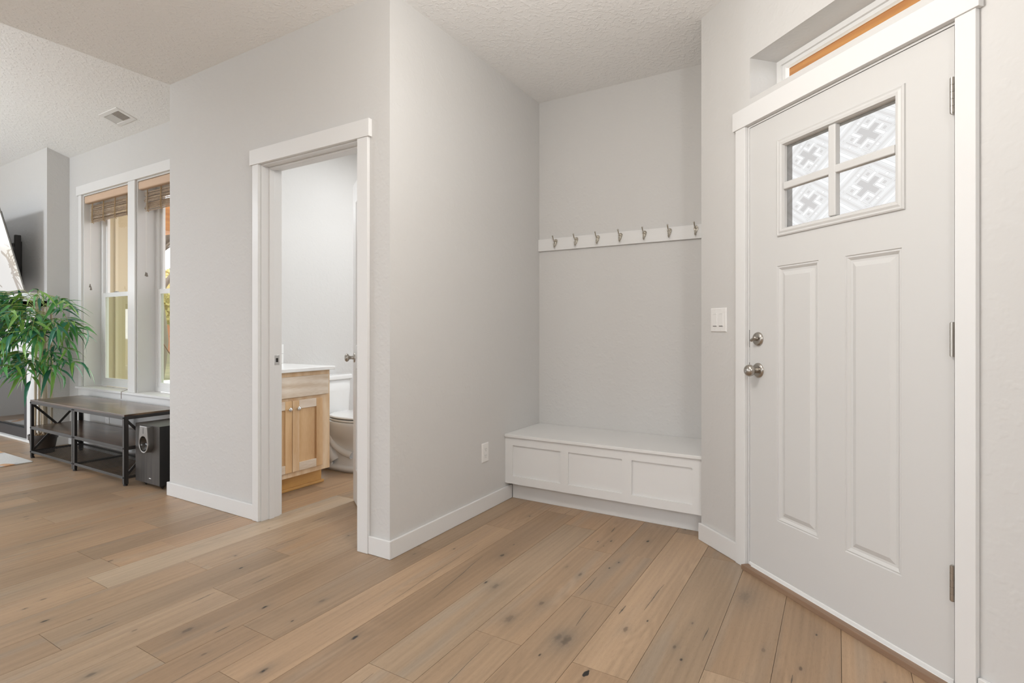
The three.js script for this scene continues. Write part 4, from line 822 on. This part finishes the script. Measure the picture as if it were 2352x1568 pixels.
// ---------- outdoors ----------
{
  const SIDING = std([0.55, 0.47, 0.31], 0.8), TRIMOUT = std([0.62, 0.54, 0.38], 0.7);
  const w = struct('wall_chimney_outside', null, null, 'beige outside wall beyond the left living room window', 'wall');
  part('siding', box(-9.3, -6.5, -0.35, 2.75, -3.05, -2.515), SIDING, w);
  for (let i = 0; i < 3; i++) part('batten', box(-6.4995, -6.482, -0.35, 2.75, -2.62 - i * 0.16, -2.595 - i * 0.16), TRIMOUT, w);
  part('corner_board', [box(-6.4995, -6.475, -0.35, 2.75, -3.075, -2.97), box(-6.6, -6.475, -0.35, 2.75, -3.075, -3.0505)], TRIMOUT, w);
  const pc = struct('porch_ceiling', null, null, 'cedar porch ceiling outside the living room windows', 'porch ceiling');
  for (let i = 0; i < 10; i++) { const g = box(-9.3, -3.9, 3.2, 3.22, -2.515 - (i + 1) * 0.15 + 0.004, -2.515 - i * 0.15); { const p = g.attributes.position, uv = g.attributes.uv; for (let k = 0; k < p.count; k++) uv.setXY(k, p.getX(k) * 0.5, p.getZ(k) * 2); } part('board', g, CEDAR[i % 3], pc); }
  const pb = struct('porch_beam', null, null, 'cedar beam along the outer edge of the porch', 'beam');
  const bg = (g) => { const p = g.attributes.position, uv = g.attributes.uv; for (let k = 0; k < p.count; k++) uv.setXY(k, (p.getX(k) + p.getZ(k)) * 0.5, p.getY(k) * 2); return g; };
  part('beam', bg(box(-9.3, -3.9, 2.46, 2.76, -4.15, -4.0)), CEDAR[0], pb);
  part('cross_beam', bg(box(-6.5, -6.38, 2.2, 2.42, -4.0, -3.08)), CEDAR[2], pb);
  part('rafter', bg(box(-7.6, -7.5, 2.5, 2.76, -4.0, -3.06)), CEDAR[1], pb);
  // front porch soffit, seen through the transom
  const so = onDiagonal(struct('porch_soffit', null, null, 'cedar porch boards seen through the transom window', 'porch ceiling'));
  for (let i = 0; i < 9; i++) { const g = box((-0.478 - 0.6775 * (1.762 + 0.192 + i * 0.14)) / 0.7355, 0.3, 2.66, 2.68, -0.192 - (i + 1) * 0.14 + 0.003, -0.192 - i * 0.14); { const p = g.attributes.position, uv = g.attributes.uv; for (let k = 0; k < p.count; k++) uv.setXY(k, p.getX(k) * 0.5 + i * 0.37, p.getZ(k) * 2); } part('board', g, CEDAR[i % 3], so); }
  onDiagonal(struct('porch_bounce_slab', box(-2.4, 4.6, -0.16, -0.05, -9, -0.195), std([0.6, 0.59, 0.57], 0.9), 'pale concrete porch slab outside the entry door, stretched out to bounce light in', 'porch'));  // runs far past the porch, pale, to bounce light into the transom
  const LAWN = std([1, 1, 1], 1);
  LAWN.map = texture(512, 512, (u, v, o) => { const n = 0.5 + 0.5 * N(u * 9, v * 9, 2) + 0.3 * N(u * 80, v * 80, 5); for (let k = 0; k < 3; k++) o[k] = lerp([0.1, 0.09, 0.045][k], [0.24, 0.185, 0.1][k], clamp(n)); });
  { const g = new THREE.PlaneGeometry(160, 160).rotateX(-Math.PI / 2).translate(-20, -0.36, -20); const uv = g.attributes.uv; for (let i = 0; i < uv.count; i++) uv.setXY(i, uv.getX(i) * 40, uv.getY(i) * 40); struct('ground', g, LAWN, 'dry winter lawn outside the windows', 'ground'); }
  struct('added_bounce_slab', box(-14, -3.9, -0.37, -0.12, -8.5, -2.56), std([0.62, 0.61, 0.58], 0.9), 'unseen pale slab added below the living room windows to bounce light in', 'patio');  // unseen slab added to bounce daylight up through the windows
  // bare tree
  const BARK = std([0.17, 0.13, 0.1], 0.9);
  const bare = (x, z, h, label, name = 'bare_tree') => {
    const t = thing(name, label, 'tree'), gs = [];
    const grow = (p, d, L, r, n) => {
      const e = p.clone().addScaledVector(d, L), mid = p.clone().lerp(e, 0.5).add(V(rr(-0.05, 0.05) * L, 0, rr(-0.05, 0.05) * L));
      gs.push(tube([p, mid, e], r, 4, n > 3 ? 7 : 4));
      if (n === 0) return;
      const k = n > 3 ? 3 : 2 + Math.floor(rnd() * 2);
      for (let i = 0; i < k; i++) grow(p.clone().lerp(e, rr(0.6, 1)), d.clone().add(V(rr(-0.75, 0.75), rr(-0.1, 0.55), rr(-0.75, 0.75))).normalize(), L * rr(0.62, 0.82), r * 0.62, n - 1);
    };
    grow(V(x, -0.36, z), V(0, 1, 0), h * 0.28, h * 0.02, 6);
    part('trunk_and_branches', gs, BARK, t);
  };
  bare(-17.6, -8.6, 8, 'bare leafless tree standing nearest beyond the right window');
  bare(-24, -11.2, 9, 'bare leafless tree farther back beyond the right window');
  const leafy = (x, z, h, r, col, label, name) => {
    const t = thing(name, label, 'tree');
    part('trunk', cyl(0.16, 0.1, h * 0.5, x, h * 0.25 - 0.36, z, 10), BARK, t);
    const q = [], M = std(col, 0.9, { side: THREE.DoubleSide });
    for (let i = 0; i < 2600; i++) { const a = rr(0, 6.283), u = rr(-1, 1), s = Math.cbrt(rr(0.25, 1)), k = Math.sqrt(1 - u * u); q.push(xf(new THREE.PlaneGeometry(0.16, 0.1), x + r * s * k * Math.cos(a), h * 0.62 + h * 0.36 * s * u, z + r * s * k * Math.sin(a), rr(0, 3), rr(0, 3), rr(0, 3))); }
    part('crown', q, M, t).userData.kind = 'stuff';
  };
  leafy(-27.5, -12.6, 4.2, 2.2, [0.5, 0.4, 0.16], 'golden leafed tree beyond the right window', 'golden_tree');
  leafy(-31, -16.4, 4.6, 2.4, [0.33, 0.33, 0.14], 'olive green tree far beyond the right window', 'olive_tree');
  const hs = thing('brick_house', 'distant red brick house across the lawn', 'house');
  part('wall', box(-46, -38, -0.36, 2.4, -24, -16), std([0.42, 0.17, 0.09], 0.9), hs);
  part('roof', extrude([[-24.6, 2.4], [-15.4, 2.4], [-20, 4.6]], [], 8.8).rotateY(-Math.PI / 2).applyMatrix4(new THREE.Matrix4().set(1, 0, 0, 0, 0, 1, 0, 0, 0, 0, 1, 0, 0, 0, 0, 1)).translate(-37.6, 0, 0), std([0.16, 0.14, 0.13], 0.9), hs);
  for (const z of [-22.4, -20, -17.8]) part('window', box(-37.999, -37.95, 0.7, 1.8, z - 0.5, z + 0.5), std([0.5, 0.52, 0.55], 0.2), hs);
  // twiggy shrub under the window
  const sh = thing('bare_shrub', 'thin reddish twigs of a shrub just outside the right window', 'shrub');
  const TW = std([0.2, 0.1, 0.06], 0.8);
  for (let i = 0; i < 16; i++) { const a = rr(0, 6.28), l = rr(0.7, 1.3), x = -6.6, z = -3.75; part('twig', tube([V(x + 0.03 * Math.cos(a), -0.36, z + 0.03 * Math.sin(a)), V(x + 0.15 * l * Math.cos(a), 0.2 + 0.2 * l, z + 0.15 * l * Math.sin(a)), V(x + 0.42 * l * Math.cos(a), 0.35 + 0.6 * l, z + 0.42 * l * Math.sin(a))], 0.006, 8, 5), TW, sh); }
}

// ---------- openings, unseen lamps and an added bounce slab out of view ----------
{
  const ring = (x0, x1, y0, y1, t, d) => extrude(rect(x0, x1, y0, y1), [rect(x0 + t, x1 - t, y0 + t, y1 - t)], d);
  const back = [[-8.4, -4.6, 'wide glass patio door in the rear living room wall'], [-3.4, -1.9, 'narrow glass patio door in the rear hall wall']];
  back.forEach(([a, b, label], i) => {
    const w = struct('window_' + (4 + i), null, null, label, 'glass door');
    const m = (a + b) / 2;
    part('frame', ring(a, b, 0, 2.25, 0.06, 0.1).translate(0, 0, 5.12), VINYL, w);
    part('stile', rbox(m - 0.05, m + 0.05, 0.06, 2.19, 5.13, 5.21, 0.004), VINYL, w);
    part('glass_pane', new THREE.PlaneGeometry(b - a - 0.12, 2.13).rotateY(Math.PI).translate(m, 1.125, 5.17), PANE, w);
  });
  const w = struct('window_6', null, null, 'wide window in the far living room side wall', 'window');
  part('frame', ring(-3.6, 1.2, 0.5, 2.3, 0.06, 0.08).rotateY(Math.PI / 2).translate(-9.27, 0, 0), VINYL, w);
  part('glass_pane', new THREE.PlaneGeometry(4.68, 1.68).rotateY(Math.PI / 2).translate(-9.23, 1.4, 1.2), PANE, w);
  for (const [x, y, z, r, I, col, top, label] of LAMPS) {  // unseen globes; the hall and living room ones only lift the light
    const l = thing('unseen_pendant_lamp', label, 'light'), ty = top || vy(z);
    part('canopy', cyl(0.06, 0.06, 0.03, x, ty - (top ? 0.016 : 0.03), z, 32), PLATE, l);
    part('stem', cyl(0.006, 0.006, ty - y - r - 0.01, x, (ty + y + r) / 2 - 0.01, z, 12), NICKEL, l);
    const G = std([0.9, 0.9, 0.9], 0.5); G.emissive.copy(col); G.emissiveIntensity = 2.5;
    part('lamp_globe', new THREE.SphereGeometry(r, 32, 20).translate(x, y, z), G, l);
    const a = new THREE.PointLight(col, I); a.position.set(x, y, z); a.shadow.radius = r / 0.02 * 0.9; a.castShadow = true; a.name = 'unseen_pendant_bulb'; scene.add(a);
  }
  const l = thing('ceiling_light', 'round flush ceiling light in the bathroom', 'light');
  part('rim', lathe([[0.2, 0], [0.215, -0.005], [0.215, -0.05], [0.2, -0.05], [0.2, 0]], 40).translate(-2.75, CH, -3.25), PLATE, l);
  const G = std([0.9, 0.9, 0.9], 0.5); G.emissive.copy(COOL); G.emissiveIntensity = 2.2;
  part('lamp_diffuser', cyl(0.2, 0.2, 0.04, -2.75, CH - 0.026, -3.25, 40), G, l);
  const a = new THREE.RectAreaLight(COOL, 45, 0.36, 0.36); a.name = 'bathroom_lamp'; a.position.set(-2.75, CH - 0.06, -3.25); a.lookAt(-2.75, 0, -3.25); scene.add(a);
  struct('patio', box(-10, 2, -0.36, -0.05, 5.3, 12), std([0.55, 0.54, 0.52], 0.9), 'unseen pale slab added behind the house to bounce light in', 'patio');  // unseen slab added to bounce skylight onto the ceilings
}
renderer.render(scene, camera);
